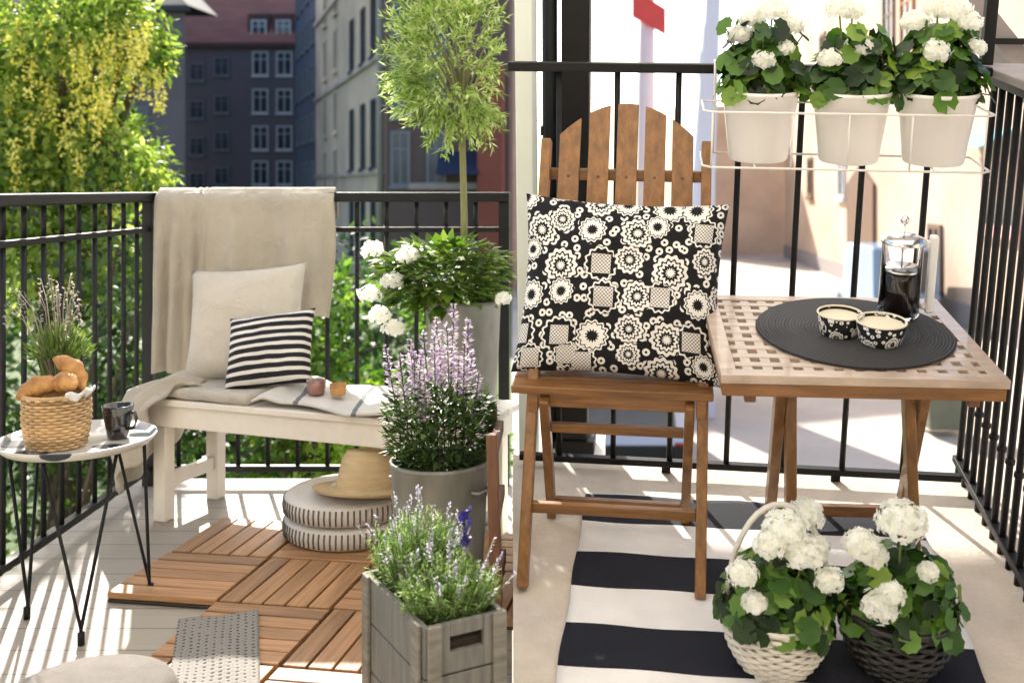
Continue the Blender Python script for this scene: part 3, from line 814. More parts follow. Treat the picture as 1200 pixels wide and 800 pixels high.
# basket woven
def weave_wall(mb, r0, r1, z0, z1, rows, cols, amp, tr, bulge=0.0, mi=0):
    for j in range(rows):
        f = j / max(1, rows - 1); z = z0 + (z1 - z0) * f; r = r0 + (r1 - r0) * f + bulge * math.sin(f * PI)
        n = cols * 4; pts = []
        for k in range(n + 1):
            t = 2 * PI * k / n
            rr = r + amp * math.cos(t * cols / 2 + (PI if j % 2 else 0))
            pts.append((rr * math.cos(t), rr * math.sin(t), z))
        mb.tube(pts, tr, 5, mi, False)
def basket(t, r0, r1, hgt, m, rows, cols, tr, bulge):
    mb = MB(); weave_wall(mb, r0, r1, tr, hgt - tr, rows, cols, tr * 0.8, tr, bulge); mb.build('weave', m, t)
    mb = MB(); mb.lathe([(0.0005, 0.003), (r0 - tr * 1.5, 0.003)] + [(r0 + (r1 - r0) * f + bulge * math.sin(f * PI) - tr * 1.7, 0.003 + (hgt - 0.006) * f) for f in (0.25, 0.5, 0.75, 1.0)], (0, 0, 0), 32); mb.build('lining', m, t)
    mb = MB(); pts = [((r1 + 0.001) * math.cos(2 * PI * k / 48), (r1 + 0.001) * math.sin(2 * PI * k / 48), hgt) for k in range(49)]
    mb.tube(pts, tr * 1.35, 6, 0, False); mb.build('rim', m, t)
BK = Vector((-1.214, 2.455, 0.432))
bk = thing('bread_basket', 'round woven rattan basket on the tray table', 'basket', BK)
basket(bk, 0.062, 0.070, 0.125, MT['rattan'], 17, 30, 0.0040, 0.006)
nk = sheet(lambda u, v: ((0.062 + 0.022 * math.sin(v * PI)) * math.cos(-0.9 + 1.5 * u), (0.062 + 0.022 * math.sin(v * PI)) * math.sin(-0.9 + 1.5 * u), 0.112 + 0.026 * math.sin(min(1, v * 1.6) * PI / 2) - 0.045 * max(0, v - 0.5) * (1 + 0.5 * math.sin(u * 7)) + 0.004 * math.sin(u * 19)), 24, 12, 'napkin', MT['whiteplastic'], bk, 0.002)
for k, (x, y, z, a, lab) in enumerate(((-0.028, -0.022, 0.132, 0.3, 'orange brown bread roll lying at the left of the basket rim'), (0.026, -0.012, 0.138, -0.7, 'orange brown bread roll lying at the right of the basket rim'), (0.012, 0.030, 0.165, 0.2, 'upright orange brown bread roll at the back of the basket'))):
    mb = MB(); rot = Euler((0.0, -0.25 if k < 2 else 0.9, a)).to_matrix()
    n = 14
    pts = [rot @ Vector(((i / n - 0.5) * 0.105, 0, 0.016 * math.sin(i / n * PI))) for i in range(n + 1)]
    rs = [0.023 * (math.sin(PI * (0.04 + 0.92 * i / n)) ** 0.75) * (1 + 0.16 * ((i // 2) % 2)) for i in range(n + 1)]
    mb.tube(pts, rs, 12)
    o = mb.build('bread_roll', MT['bread']); put(o, BK + Vector((x, y, z))); tag(o, lab, 'bread', 'bread rolls in the basket')
# herb pot behind the basket
hb = thing('herb_plant', 'potted green herb with dry grey seed heads behind the bread basket', 'herb', (-1.26, 2.56, 0.432))
mb = MB(); mb.lathe([(0.0005, 0), (0.035, 0), (0.045, 0.085), (0.041, 0.085), (0.034, 0.01), (0.0005, 0.01)], (0, 0, 0), 24); mb.build('pot', MT['orange'], hb)
mb = MB()
for k in range(900):
    d = rv(); d.z = abs(d.z)
    p = Vector((0, 0, 0.19)) + Vector((d.x * 0.075, d.y * 0.06, d.z * 0.085)) * rnd.random() ** 0.5
    mb.leaf(p, d + Vector((0, 0, 0.8)) + rv() * 0.4, rv(), rnd.uniform(0.014, 0.03), 0.005)
for k in range(30):
    a = rnd.uniform(0, 6.28); mb.tube([(0.02 * math.cos(a), 0.02 * math.sin(a), 0.08), (0.05 * math.cos(a), 0.05 * math.sin(a), 0.2)], 0.0015, 4)
mb.build('foliage', MT['l_herb'], hb)
mb = MB()
for k in range(26):
    a = rnd.uniform(0, 6.28); s = rnd.uniform(0.2, 1); hh = rnd.uniform(0.27, 0.40)
    tip = Vector((0.12 * s * math.cos(a) - 0.02, 0.09 * s * math.sin(a), hh))
    mb.tube([(0.02 * math.cos(a), 0.02 * math.sin(a), 0.15), tip * 0.7 + Vector((0, 0, 0.07)), tip], 0.0011, 4)
    for q in range(9): mb.leaf(tip - Vector((0, 0, q * 0.007)), rv() + Vector((0, 0, 0.4)), rv(), 0.010, 0.005)
mb.build('seed_head', MT['f_herb'], hb)
mg = thing('mug', 'black glazed mug on the patterned tray', 'mug', (-1.10, 2.53, 0.432), R(-20))
mb = MB(); mb.lathe([(0.0005, 0.0), (0.022, 0.0), (0.025, 0.004), (0.038, 0.082), (0.035, 0.082), (0.024, 0.008), (0.0005, 0.008)], (0, 0, 0), 28); mb.build('body', MT['darkceramic'], mg)
mb = MB(); mb.tube([(0.034, 0, 0.066), (0.052, 0, 0.068), (0.058, 0, 0.05), (0.05, 0, 0.03), (0.029, 0, 0.025)], 0.0045, 8); mb.build('handle', MT['darkceramic'], mg)

# zinc tub with salvia
ZP = Vector((-0.303, 2.51, 0.0275))
zt = thing('zinc_tub', 'tall round grey zinc tub holding the purple salvia', 'plant pot', ZP)
mb = MB(); mb.lathe([(0.0005, 0.0), (0.098, 0.0), (0.10, 0.01), (0.112, 0.20), (0.118, 0.345), (0.121, 0.35), (0.122, 0.357), (0.117, 0.36), (0.113, 0.352), (0.109, 0.2), (0.1, 0.02)], (0, 0, 0), 48)
for z, r in ((0.11, 0.108), (0.27, 0.1165)): mb.lathe([(r - 0.004, z - 0.006), (r, z), (r - 0.0035, z + 0.006)], (0, 0, 0), 48)
mb.build('body', MT['zinc'], zt)
mb = MB(); mb.lathe([(0.0005, 0.322), (0.06, 0.326), (0.112, 0.322)], (0, 0, 0), 32); mb.build('soil', MT['soil'], zt)
for a in (2.6, 5.74):
    mb = MB(); c0 = Vector((0.119 * math.cos(a), 0.119 * math.sin(a), 0.30)); tn = Vector((-math.sin(a), math.cos(a), 0)); on = Vector((math.cos(a), math.sin(a), 0))
    mb.tube([c0 + tn * 0.03, c0 + tn * 0.026 + on * 0.018, c0 - tn * 0.026 + on * 0.018, c0 - tn * 0.03], 0.004, 6); mb.build('handle', MT['zinc'], zt)
sv = thing('salvia_plant', 'salvia with tall pale purple flower spikes in the zinc tub', 'flower', ZP + Vector((0, 0, 0.325)))
mb = MB(); fl_ = MB()
for k in range(2400):
    a = rnd.uniform(0, 6.28); q = rnd.random() ** 0.5; z = rnd.random() ** 0.8 * 0.24
    w = 0.07 + 0.055 * math.sin(min(1, z / 0.15) * PI * 0.6)
    p = Vector((q * w * math.cos(a) * 1.05, q * w * math.sin(a), z * (1 - 0.25 * q)))
    d = Vector((math.cos(a), math.sin(a), rnd.uniform(-0.3, 0.9)))
    mb.leaf(p, d + rv() * 0.4, Vector((0, 0, 1)) + rv() * 0.5, rnd.uniform(0.018, 0.036), rnd.uniform(0.008, 0.014))
for k in range(19):
    a = k * 2.4; q = 0.112 * math.sqrt((k + 0.5) / 19); top = rnd.uniform(0.27, 0.43) - 0.3 * q
    b0 = Vector((q * 0.8 * math.cos(a), q * 0.8 * math.sin(a), 0.02)); tip = Vector((q * 1.05 * math.cos(a) - 0.01, q * 1.05 * math.sin(a), top)) + Vector((rnd.uniform(-0.012, 0.012), 0, 0))
    mb.tube([b0, (b0 + tip) / 2 + Vector((rnd.uniform(-0.006, 0.006), 0, 0)), tip], 0.0016, 4)
    L = rnd.uniform(0.11, 0.17)
    for z in range(int(L / 0.0065)):
        p = tip - (tip - b0).normalized() * z * 0.0065
        rr = 0.0055 + 0.006 * min(1, z / 8)
        for w in range(4):
            d = rv(); d.z = abs(d.z) * 0.7
            fl_.leaf(p + d * rr * 0.3, d, rv(), rr * rnd.uniform(1.0, 1.8), 0.0065)
mb.build('foliage', MT['l_salvia'], sv); fl_.build('flower_spike', MT['f_salvia'], sv)

# wooden crate with lavender
CA = math.atan2(0.505, 0.863)
cr = thing('planter_crate', 'grey weathered wooden crate planter with a handle slot', 'crate', (-0.236, 1.742, 0.0275), CA)
mb = MB()
cw, cd, chh = 0.158, 0.31, 0.272
def board(mb, x0, x1, y0, y1, z0, z1): mb.b(x0, x1, y0, y1, z0, z1)
zs = [0.0, 0.092, 0.184, chh]
for i in range(3):
    z0, z1 = zs[i] + 0.0015, zs[i + 1] - 0.0015
    board(mb, 0.0, 0.012, 0.013, cd - 0.013, z0, z1); board(mb, cw - 0.012, cw, 0.013, cd - 0.013, z0, z1)
    board(mb, 0, cw, cd - 0.012, cd, z0, z1)
    if i < 2: board(mb, 0, cw, 0, 0.012, z0, z1)
# front top board with a slot
sx0, sx1, sz0, sz1 = 0.048, 0.112, 0.222, 0.248
board(mb, 0, sx0, 0, 0.012, zs[2] + 0.0015, chh); board(mb, sx1, cw, 0, 0.012, zs[2] + 0.0015, chh)
board(mb, sx0, sx1, 0, 0.012, zs[2] + 0.0015, sz0); board(mb, sx0, sx1, 0, 0.012, sz1, chh)
mb.build('panel', MT['crate'], cr, 0.002)
for x in (0.004, cw - 0.030):
    mb = MB(); mb.b(x, x + 0.026, -0.008, -0.0005, 0.002, chh + 0.002); mb.build('batten', MT['crate_frame'], cr, 0.002)
for y in (0.012, cd - 0.045):
    mb = MB(); mb.b(-0.008, -0.0005, y, y + 0.032, 0.002, chh + 0.002); mb.build('batten', MT['crate_frame'], cr, 0.002)
mb = MB(); mb.b(0.013, cw - 0.013, 0.013, cd - 0.013, 0.01, 0.235); mb.build('soil', MT['soil'], cr)
def lav(name, label, loc, rx, ry, hh, n, seed, ns, indigo=False):
    t = thing(name, label, 'herb', loc, CA, group='lavender plants in the crate'); mb = MB()
    for k in range(n):
        a = rnd.uniform(0, 6.28); q = rnd.random() ** 0.5
        b0 = Vector((q * rx * 0.5 * math.cos(a), q * ry * 0.5 * math.sin(a), 0)); 
        tip = Vector((q * rx * math.cos(a), q * ry * math.sin(a), hh * rnd.uniform(0.55, 1.0) * (1 - 0.35 * q * q))) + rv() * 0.006
        mb.tube([b0, (b0 * 0.4 + tip * 0.6), tip], 0.0009, 3, 0, False)
        ll = int(hh / 0.0075)
        for i in range(ll):
            f = 0.2 + 0.8 * i / ll; p = b0.lerp(tip, f)
            d = (tip - b0).normalized() * 0.8 + rv()
            mb.leaf(p, d, rv(), rnd.uniform(0.010, 0.019), rnd.uniform(0.0022, 0.0036))
        if k < ns:
            dd = (tip - b0).normalized(); tp = tip + dd * rnd.uniform(0.01, 0.045)
            mb.tube([tip, tp], 0.0009, 3, 0, False)
            for i in range(10): mb.leaf(tp - dd * i * 0.003, rv() + dd, rv(), 0.007, 0.004, 1)
    mb.build('foliage', [MT['l_thyme'], MT['f_lav']], t)
    return t
crot = Matrix.Rotation(CA, 3, 'Z')
cpt = lambda x, y, z: Vector((-0.236, 1.742, 0.0275)) + crot @ Vector((x, y, z))
lav('lavender_plant', 'low silvery green lavender at the front of the crate', cpt(0.080, 0.085, 0.236), 0.10, 0.085, 0.13, 260, 1, 40)
lav('lavender_plant', 'taller sparse lavender at the back of the crate', cpt(0.078, 0.225, 0.236), 0.095, 0.09, 0.185, 230, 2, 60)
pn = thing('pansy_plant', 'dark indigo flower sticking up at the right edge of the crate', 'flower', cpt(0.138, 0.13, 0.236), 0)
mb = MB(); mb.tube([(0, 0, 0), (0.004, 0, 0.08), (0.0, 0, 0.165)], 0.0016, 5)
for k in range(12): mb.leaf((0, 0, 0.02 + 0.01 * k), rv(), rv(), 0.022, 0.008)
mb.build('stem', MT['stemgreen'], pn)
mb = MB()
for k in range(16): mb.floret((rnd.uniform(-.008, .004), rnd.uniform(-.01, .01), 0.12 + 0.004 * k), rv(), 0.010)
mb.build('petal', MT['f_indigo'], pn)

# brown wooden plant ladder at the right end of this balcony
ld = thing('plant_ladder', 'reddish brown wooden ladder stand behind the crate', 'plant stand', (-0.150, 2.27, 0.0))
for dx, dy in ((0.0, 0.0), (-0.02, 0.30)):
    mb = MB(); mb.beam((dx + 0.008, dy - 0.03, 0.0), (dx - 0.010, dy + 0.02, 0.50), 0.024, 0.034, (0, 1, 0)); mb.build('post', MT['darkwood'], ld, 0.003)
for z in (0.12, 0.28, 0.44):
    mb = MB(); mb.b(-0.010 - z * 0.02, 0.010 - z * 0.02, 0.0, 0.29, z, z + 0.03); mb.build('rung', MT['darkwood'], ld, 0.003)

# grey planter with tree and hydrangea
PP = Vector((-0.315, 3.22, 0.0))
gp = thing('tall_planter', 'tall grey tapered planter in the corner behind the salvia', 'plant pot', PP)
mb = MB(); mb.lathe([(0.0005, 0), (0.085, 0), (0.090, 0.02), (0.118, 0.68), (0.122, 0.685), (0.122, 0.70), (0.112, 0.70), (0.109, 0.65)], (0, 0, 0), 40); mb.build('body', MT['zinc'], gp)
mb = MB(); mb.lathe([(0.0005, 0.665), (0.111, 0.66)], (0, 0, 0), 32); mb.build('soil', MT['soil'], gp)
hy = thing('hydrangea_plant', 'bushy green hydrangea with white blooms spilling left from the tall planter', 'flower', PP + Vector((0, 0, 0.66)))
mb = MB(); fb = MB()
def lim(p): return p
for k in range(1100):
    d = rv(); q = rnd.random() ** 0.35
    p = Vector((-0.055 + d.x * 0.215 * q, -0.02 + d.y * 0.16 * q, 0.12 + d.z * 0.115 * q))
    if p.x > 0.13: continue
    mb.leaf(p, Vector((d.x, d.y, d.z * 0.3 + rnd.uniform(-0.4, 0.3))), Vector((0, 0, 1)) + d * 0.6 + rv() * 0.35, rnd.uniform(0.035, 0.06), rnd.uniform(0.024, 0.040))
for k in range(14):
    a = rnd.uniform(0, 6.28); mb.tube([(0.03 * math.cos(a), 0.03 * math.sin(a), 0), (-0.05 + 0.13 * math.cos(a), -0.02 + 0.1 * math.sin(a), 0.14)], 0.002, 4)
for px, py in ((437, 293), (460, 330), (445, 370), (434, 345), (478, 300), (590, 350), (462, 385)):
    p = wp(px, py, 3.07) - (PP + Vector((0, 0, 0.66)))
    mb.tube([(p.x * 0.3, 0, 0.05), p], 0.0018, 4)
    fb.umbel(p, 0.030 if px < 590 else 0.02, 26, 0, 0.013)
mb.build('foliage', MT['l_hyd'], hy); fb.build('bloom', MT['f_white'], hy)
wt = thing('standard_willow', 'small standard willow with a pale feathery crown on a thin bare stem', 'tree', PP + Vector((0.0, 0.015, 0.66)))
mb = MB(); mb.tube([(0, 0, 0), (0.002, 0, 0.3), (-0.004, 0, 0.55), (-0.012, 0, 0.72)], [0.012, 0.011, 0.010, 0.009], 10)
for k in range(26):
    a = k * 2.4; mb.tube([(-0.006, 0, 0.56 + 0.006 * k), (-0.03 + 0.09 * math.cos(a), 0.07 * math.sin(a), 0.68 + 0.01 * k), (-0.04 + 0.15 * math.cos(a), 0.13 * math.sin(a), 0.74 + 0.012 * k)], [0.004, 0.003, 0.0015], 5)
mb.build('trunk', MT['trunkpale'], wt)
mb = MB()
ctr = Vector((-0.025, 0, 0.80))
for k in range(330):
    d = rv(); 
    c0 = ctr + Vector((d.x * 0.10, d.y * 0.09, d.z * 0.16)); L = rnd.uniform(0.08, 0.17)
    dd = (Vector((d.x, d.y, d.z * 0.9 + 0.15)) + rv() * 0.3).normalized()
    tip = c0 + dd * L
    if tip.x > 0.140: continue
    mb.tube([c0, tip], 0.0009, 3, 0, False)
    for i in range(20):
        p = c0.lerp(tip, 0.15 + 0.85 * i / 20)
        mb.leaf(p, dd * 0.9 + rv() * 0.8, Vector((0, 0, 1)) + rv() * 0.6, rnd.uniform(0.022, 0.042), rnd.uniform(0.006, 0.0105))
for k in range(20):   # low left sprays
    c0 = Vector((-0.08, 0, 0.64 + 0.007 * k)); tip = c0 + Vector((-0.12 - rnd.random() * 0.05, rnd.uniform(-0.05, 0.05), rnd.uniform(-0.04, 0.03)))
    for i in range(22): mb.leaf(c0.lerp(tip, i / 22), (tip - c0).normalized() + rv() * 0.8, Vector((0, 0, 1)) + rv() * 0.5, 0.036, 0.009)
mb.build('crown', MT['l_willow'], wt)

# foreground mat and felt stool
m, t_, out = nt('grey_pierced_mat')
tc = N(t_, 'ShaderNodeTexCoord'); vo = N(t_, 'ShaderNodeTexVoronoi', i_Scale=60.0, i_Randomness=0.15); t_.links.new(tc.outputs['Object'], vo.inputs[0])
nz = N(t_, 'ShaderNodeTexNoise', i_Scale=14.0, i_Detail=4.0); t_.links.new(tc.outputs['Object'], nz.inputs[0])
dd = mathn(t_, 'ADD', vo.outputs['Distance'], mathn(t_, 'MULTIPLY', nz.outputs[0], 0.25))
cc = ramp(t_, dd, [(0, (0.04, 0.038, 0.035, 1)), (0.36, (0.06, 0.055, 0.05, 1)), (0.40, (0.25, 0.235, 0.215, 1)), (0.9, (0.20, 0.19, 0.175, 1))])
pp = N(t_, 'ShaderNodeBsdfPrincipled', i_Roughness=0.95); t_.links.new(cc, pp.inputs[0])
bn_ = N(t_, 'ShaderNodeBump', i_Strength=0.6, i_Distance=0.004); t_.links.new(dd, bn_.inputs['Height']); t_.links.new(bn_.outputs[0], pp.inputs['Normal']); t_.links.new(pp.outputs[0], out.inputs[0])
MT['mat'] = m
o = sheet(lambda u, v: (0.18 * u, -0.75 + 0.75 * v, 0.0315 + 0.0022 * math.sin(u * 8 + v * 13)), 20, 60, 'floor_mat', MT['mat'], None, 0.007)
put(o, (-0.905, 2.41, 0), R(17)); tag(o, 'grey lacy woven mat lying at the edge of the deck', 'mat')
mb = MB(); mb.lathe([(0.0005, 0), (0.125, 0), (0.145, 0.02), (0.152, 0.09), (0.150, 0.165), (0.140, 0.188), (0.12, 0.197), (0.06, 0.2), (0.0005, 0.2)], (0, 0, 0), 56)
o = mb.build('felt_stool', MT['felt']); put(o, (-0.815, 1.755, 0.0)); tag(o, 'round grey felt stool in the near left foreground', 'stool')

# ================================================================== RIGHT BALCONY
# rug
rugm = stripemat('black_white_rug_bands', (0.013, 0.014, 0.022), (0.80, 0.78, 0.76), 1, 0.2636, 0.5, 0.145 + 0.1318, weave=160)
rg = sheet(lambda u, v: (-0.455 + 0.825 * u + 0.003 * math.sin(v * 31), -1.55 + 1.405 * v + 0.004 * math.sin(u * 13), 0.008 + 0.0016 * math.sin(u * 21 + v * 30) + 0.0022 * mnoise.noise(Vector((u * 5, v * 9, 0)))), 40, 90, 'rug', rugm, None, 0.006)
put(rg, M=M_R); tag(rg, 'black and white broad striped rug under the folding chair', 'rug')

# back railing
rr_ = thing('balcony_railing', 'black metal railing carrying the white flower pots', 'railing', (0, 0, 0), 0, M_R)
mb = MB(); mb.b(-0.668, 0.50, -0.016, 0.016, 1.085, 1.108); mb.build('handrail', MT['blackmetal'], rr_, 0.003)
mb = MB(); mb.b(-0.650, 0.52, -0.011, 0.011, 0.022, 0.040); mb.build('bottom_rail', MT['blackmetal'], rr_, 0.002)
for x in (-0.541, -0.394, -0.242, -0.090, 0.060, 0.214, 0.370):
    mb = MB(); mb.tube([(x, 0, 0.040), (x, 0, 1.085)], 0.0078, 8); mb.build('baluster', MT['blackmetal'], rr_)
for x in (-0.25, 0.2):
    mb = MB(); mb.b(x - 0.012, x + 0.012, 0.001, 0.011, 0.0, 0.022); mb.build('foot', MT['blackmetal'], rr_)
# side railing with stone cap
sr = thing('balcony_railing', 'black railing with closely set bars under a wide lilac grey ledge', 'railing', (0.535, 0, 0), 0, M_R)
mb = MB(); mb.b(-0.035, 0.20, -1.35, 0.13, 1.082, 1.104); mb.build('ledge', MT['capstone'], sr, 0.004)
mb = MB(); mb.b(-0.016, 0.016, -1.33, 0.10, 1.058, 1.0815); mb.build('handrail', MT['blackmetal'], sr, 0.002)
mb = MB(); mb.b(-0.012, 0.012, -1.33, 0.10, 0.028, 0.046); mb.build('bottom_rail', MT['blackmetal'], sr, 0.002)
y = 0.075
while y > -1.2:
    mb = MB(); mb.tube([(0, y, -0.0), (0, y, 1.058)], 0.0085, 8)
    mb.ball((0, y, 0.235), 0.0125, 8, 5); mb.build('baluster', MT['blackmetal'], sr); y -= 0.062
mb = MB(); mb.b(-0.036, -0.008, 0.075, 0.103, 1.1045, 1.42); mb.build('post', MT['blackmetal'], sr, 0.002)
# upper stair rail beyond
st = thing('stair_parapet', 'grey sloping stair parapet with a black rail in the top right corner', 'parapet', (0.515, 0.35, 0), 0, M_R)
mb = MB(); mb.prism([(0.02, 0, 1.30), (0.30, 0, 0.98), (0.30, 0, 0.90), (0.02, 0, 1.22)], (0, 0.25, 0)); mb.build('slope', MT['capstone'], st)
mb = MB(); mb.beam((-0.02, -0.02, 1.142), (0.40, -0.02, 1.142), 0.016, 0.016); mb.tube([(0.0, -0.02, 1.145), (0.0, -0.02, 1.19)], 0.022, 10); mb.build('rail', MT['blackmetal'], st)

# white pier and black column on the left
pr_ = MB(); pr_.b(-0.667, -0.622, 0.10, 0.20, -3.2, 1.6)
o = pr_.build('wall_pier', MT['palegreen'], None, 0.003); put(o, M=M_R); tag(o, 'narrow greenish white rendered pier beside the black column', 'pillar')
cl = thing('column', 'black steel column with a thin downpipe behind the folding chair', 'column', (-0.545, 0.24, 0), 0, M_R)
mb = MB(); mb.b(-0.012, 0.064, -0.035, 0.035, -0.02, 1.7); mb.b(-0.03, 0.085, -0.045, 0.045, -0.06, -0.0205); mb.build('shaft', MT['blackmetal'], cl, 0.004)
mb = MB(); mb.tube([(-0.047, 0, -0.06), (-0.047, 0, 1.7)], 0.021, 14); mb.b(-0.072, -0.013, -0.012, 0.012, 0.88, 0.905); mb.b(-0.072, -0.013, -0.012, 0.012, 0.25, 0.275)
mb.build('downpipe', MT['greymetal'], cl)
mb = MB(); mb.b(-0.10, 0.11, -0.09, 0.10, -3.3, -0.0605); mb.build('plinth', MT['whitewall'], cl)

# folding chair
fc = thing('folding_chair', 'honey brown wooden folding chair with a rounded slatted back', 'chair', (-0.375, -0.30, 0.008), 0, M_R)
ox, oy, oz = 0.375, 0.30, -0.008
P = lambda x, y, z: Vector((x + ox, y + oy, z + oz + (0.0 if z > 0.02 else 0.0)))
def byz(z): return -0.56 + 0.52 * z
W_, WH = MT['woodchair'], MT['woodchair_h']
XL, XR = -0.562, -0.172
for x in (XL, XR):
    mb = MB(); mb.beam(P(x, byz(0.008), 0.008), P(x, byz(0.925), 0.925), 0.024, 0.036, (0, 1, 0)); mb.build('leg', W_, fc, 0.003)
for x in (XL + 0.030, XR - 0.030):
    mb = MB(); mb.beam(P(x, -0.250, 0.008), P(x, -0.395, 0.386), 0.022, 0.032, (0, 1, 0)); mb.build('leg', W_, fc, 0.003)
mb = MB()
for k in range(5):
    y0 = -0.405 + k * 0.058
    mb.b(P(XL - 0.045, 0, 0).x, P(XR + 0.022, 0, 0).x, y0 + oy, y0 + 0.052 + oy, 0.390, 0.409)
mb.build('seat', WH, fc, 0.003)
mb = MB()
for x in (XL + 0.005, XR - 0.005): mb.b(P(x - 0.011, 0, 0).x, P(x + 0.011, 0, 0).x, -0.40 + oy, -0.125 + oy, 0.345, 0.3895)
mb.b(P(XL + 0.02, 0, 0).x, P(XR - 0.02, 0, 0).x, -0.385 + oy, -0.365 + oy, 0.352, 0.3893)
mb.build('seat_frame', WH, fc, 0.002)
mb = MB(); z = 0.16; mb.beam(P(XL + 0.012, byz(z), z), P(XR - 0.012, byz(z), z), 0.016, 0.024); mb.build('stretcher', WH, fc, 0.002)
mb = MB(); mb.beam(P(XL + 0.042, -0.268, 0.055), P(XR - 0.042, -0.268, 0.055), 0.016, 0.024); mb.build('stretcher', WH, fc, 0.002)
mb = MB(); mb.beam(P(XL + 0.042, -0.362, 0.30), P(XR - 0.042, -0.362, 0.30), 0.016, 0.022); mb.build('stretcher', WH, fc, 0.002)
for z in (0.50, 0.845):
    mb = MB(); mb.beam(P(XL + 0.012, byz(z) + 0.022, z), P(XR - 0.012, byz(z) + 0.022, z), 0.016, 0.028); mb.build('back_rail', WH, fc, 0.002)
dirb = Vector((0, 0.52, 1)).normalized()
def top(x):
    c = (XL + XR) / 2; return 1.012 - 0.062 * (abs(x - c) / 0.15) ** 2
for xc in (-0.505, -0.433, -0.364, -0.296, -0.229):
    w = 0.0255
    outl = [P(xc - w, byz(0.47), 0.47), P(xc + w, byz(0.47), 0.47)]
    for k in range(7):
        x = xc + w - 2 * w * k / 6; outl.append(P(x, byz(top(x)), top(x)))
    mb = MB(); mb.prism([Vector(p) for p in outl], Vector((0, 1, -0.52)).normalized() * 0.012)
    mb.tube([P(xc, byz(0.845) - 0.002, 0.846), P(xc, byz(0.845) + 0.004, 0.843)], 0.0045, 8, 1)
    mb.build('back_slat', [W_, MT['darkwood']], fc, 0.002)
# cushion on chair
ch = pillow(0.485, 0.425, 0.20, 'cushion', MT['ring'], seed=9.0, pinch=0.075, n=44)
ch.matrix_world = M_R @ Matrix.Translation((-0.374, -0.350, 0.418)) @ Matrix.Rotation(R(-1), 4, 'Z') @ Matrix.Rotation(R(-25), 4, 'X') @ Matrix.Rotation(R(1.5), 4, 'Y')
tag(ch, 'square black cushion with white ring flowers leaning on the folding chair', 'cushion')

# folding table
tb_ = thing('folding_table', 'brown folding table with an open lattice top coloured pale for sky glare', 'table', (0.13, -0.42, 0.008), R(3), M_R)
TX0, TX1, TY0, TY1, TZ = -0.165 - 0.13, 0.385 - 0.13, -0.66 + 0.42, -0.185 + 0.42, 0.572
mb = MB()
fw = 0.032
mb.b(TX0, TX1, TY0, TY0 + fw, TZ - 0.018, TZ); mb.b(TX0, TX1, TY1 - fw, TY1, TZ - 0.018, TZ)
mb.b(TX0, TX0 + fw, TY0 + fw, TY1 - fw, TZ - 0.018, TZ - 0.0005); mb.b(TX1 - fw, TX1, TY0 + fw, TY1 - fw, TZ - 0.018, TZ - 0.0005)
nx, ny = 13, 10
for i in range(1, nx):
    x = TX0 + fw / 2 + (TX1 - TX0 - fw) * i / nx; mb.b(x - 0.0105, x + 0.0105, TY0 + fw, TY1 - fw, TZ - 0.0165, TZ - 0.0018)
for j in range(1, ny):
    yy = TY0 + fw / 2 + (TY1 - TY0 - fw) * j / ny; mb.b(TX0 + fw, TX1 - fw, yy - 0.0105, yy + 0.0105, TZ - 0.015, TZ - 0.0008)
mb.build('lattice_top', MT['tabletop'], tb_, 0.0012)
mb = MB(); a = 0.004
mb.b(TX0 + a, TX1 - a, TY0 + a, TY0 + 0.026, TZ - 0.046, TZ - 0.0185); mb.b(TX0 + a, TX1 - a, TY1 - 0.026, TY1 - a, TZ - 0.046, TZ - 0.0185)
mb.b(TX0 + a, TX0 + 0.026, TY0 + 0.027, TY1 - 0.027, TZ - 0.046, TZ - 0.0187); mb.b(TX1 - 0.026, TX1 - a, TY0 + 0.027, TY1 - 0.027, TZ - 0.046, TZ - 0.0187)
mb.build('apron', WH, tb_, 0.002)
for x, xt, y0, y1 in ((-0.112, -0.135, 0.0, 0.215), (0.205, 0.180, 0.0, 0.215), (-0.098, -0.105, 0.10, -0.02), (0.178, 0.152, 0.10, -0.02)):
    mb = MB(); mb.beam((x, y1, 0.0), (xt, y0, TZ - 0.047), 0.024, 0.036, (0, 1, 0)); mb.build('leg', W_, tb_, 0.003)
mb = MB(); mb.beam((-0.099, 0.20, 0.035), (0.190, 0.20, 0.035), 0.018, 0.028); mb.build('stretcher', WH, tb_, 0.002)
for x in (TX0 + 0.06, TX1 - 0.06):
    mb = MB(); mb.b(x - 0.011, x + 0.011, TY0 + 0.012, TY0 + 0.030, TZ - 0.062, TZ - 0.0465); mb.build('stop_block', MT['darkwood'], tb_, 0.002)

# things on the table (surface z = 0.58)
TS = 0.58
m, t_, out = nt('charcoal_woven_mat')
tc = N(t_, 'ShaderNodeTexCoord'); ln = N(t_, 'ShaderNodeVectorMath', operation='LENGTH'); t_.links.new(tc.outputs['Object'], ln.inputs[0])
sn = mathn(t_, 'SINE', mathn(t_, 'MULTIPLY', ln.outputs['Value'], 900.0))
nz = N(t_, 'ShaderNodeTexNoise', i_Scale=160.0, i_Detail=2.0); t_.links.new(tc.outputs['Object'], nz.inputs[0])
hh_ = mathn(t_, 'ADD', sn, nz.outputs[0])
cc = ramp(t_, mathn(t_, 'MULTIPLY', mathn(t_, 'ADD', hh_, 1.0), 0.35), [(0, (0.012, 0.012, 0.014, 1)), (1, (0.060, 0.058, 0.064, 1))])
pp = N(t_, 'ShaderNodeBsdfPrincipled', i_Roughness=0.7); t_.links.new(cc, pp.inputs[0])
bn_ = N(t_, 'ShaderNodeBump', i_Strength=0.7, i_Distance=0.002); t_.links.new(hh_, bn_.inputs['Height']); t_.links.new(bn_.outputs[0], pp.inputs['Normal']); t_.links.new(pp.outputs[0], out.inputs[0])
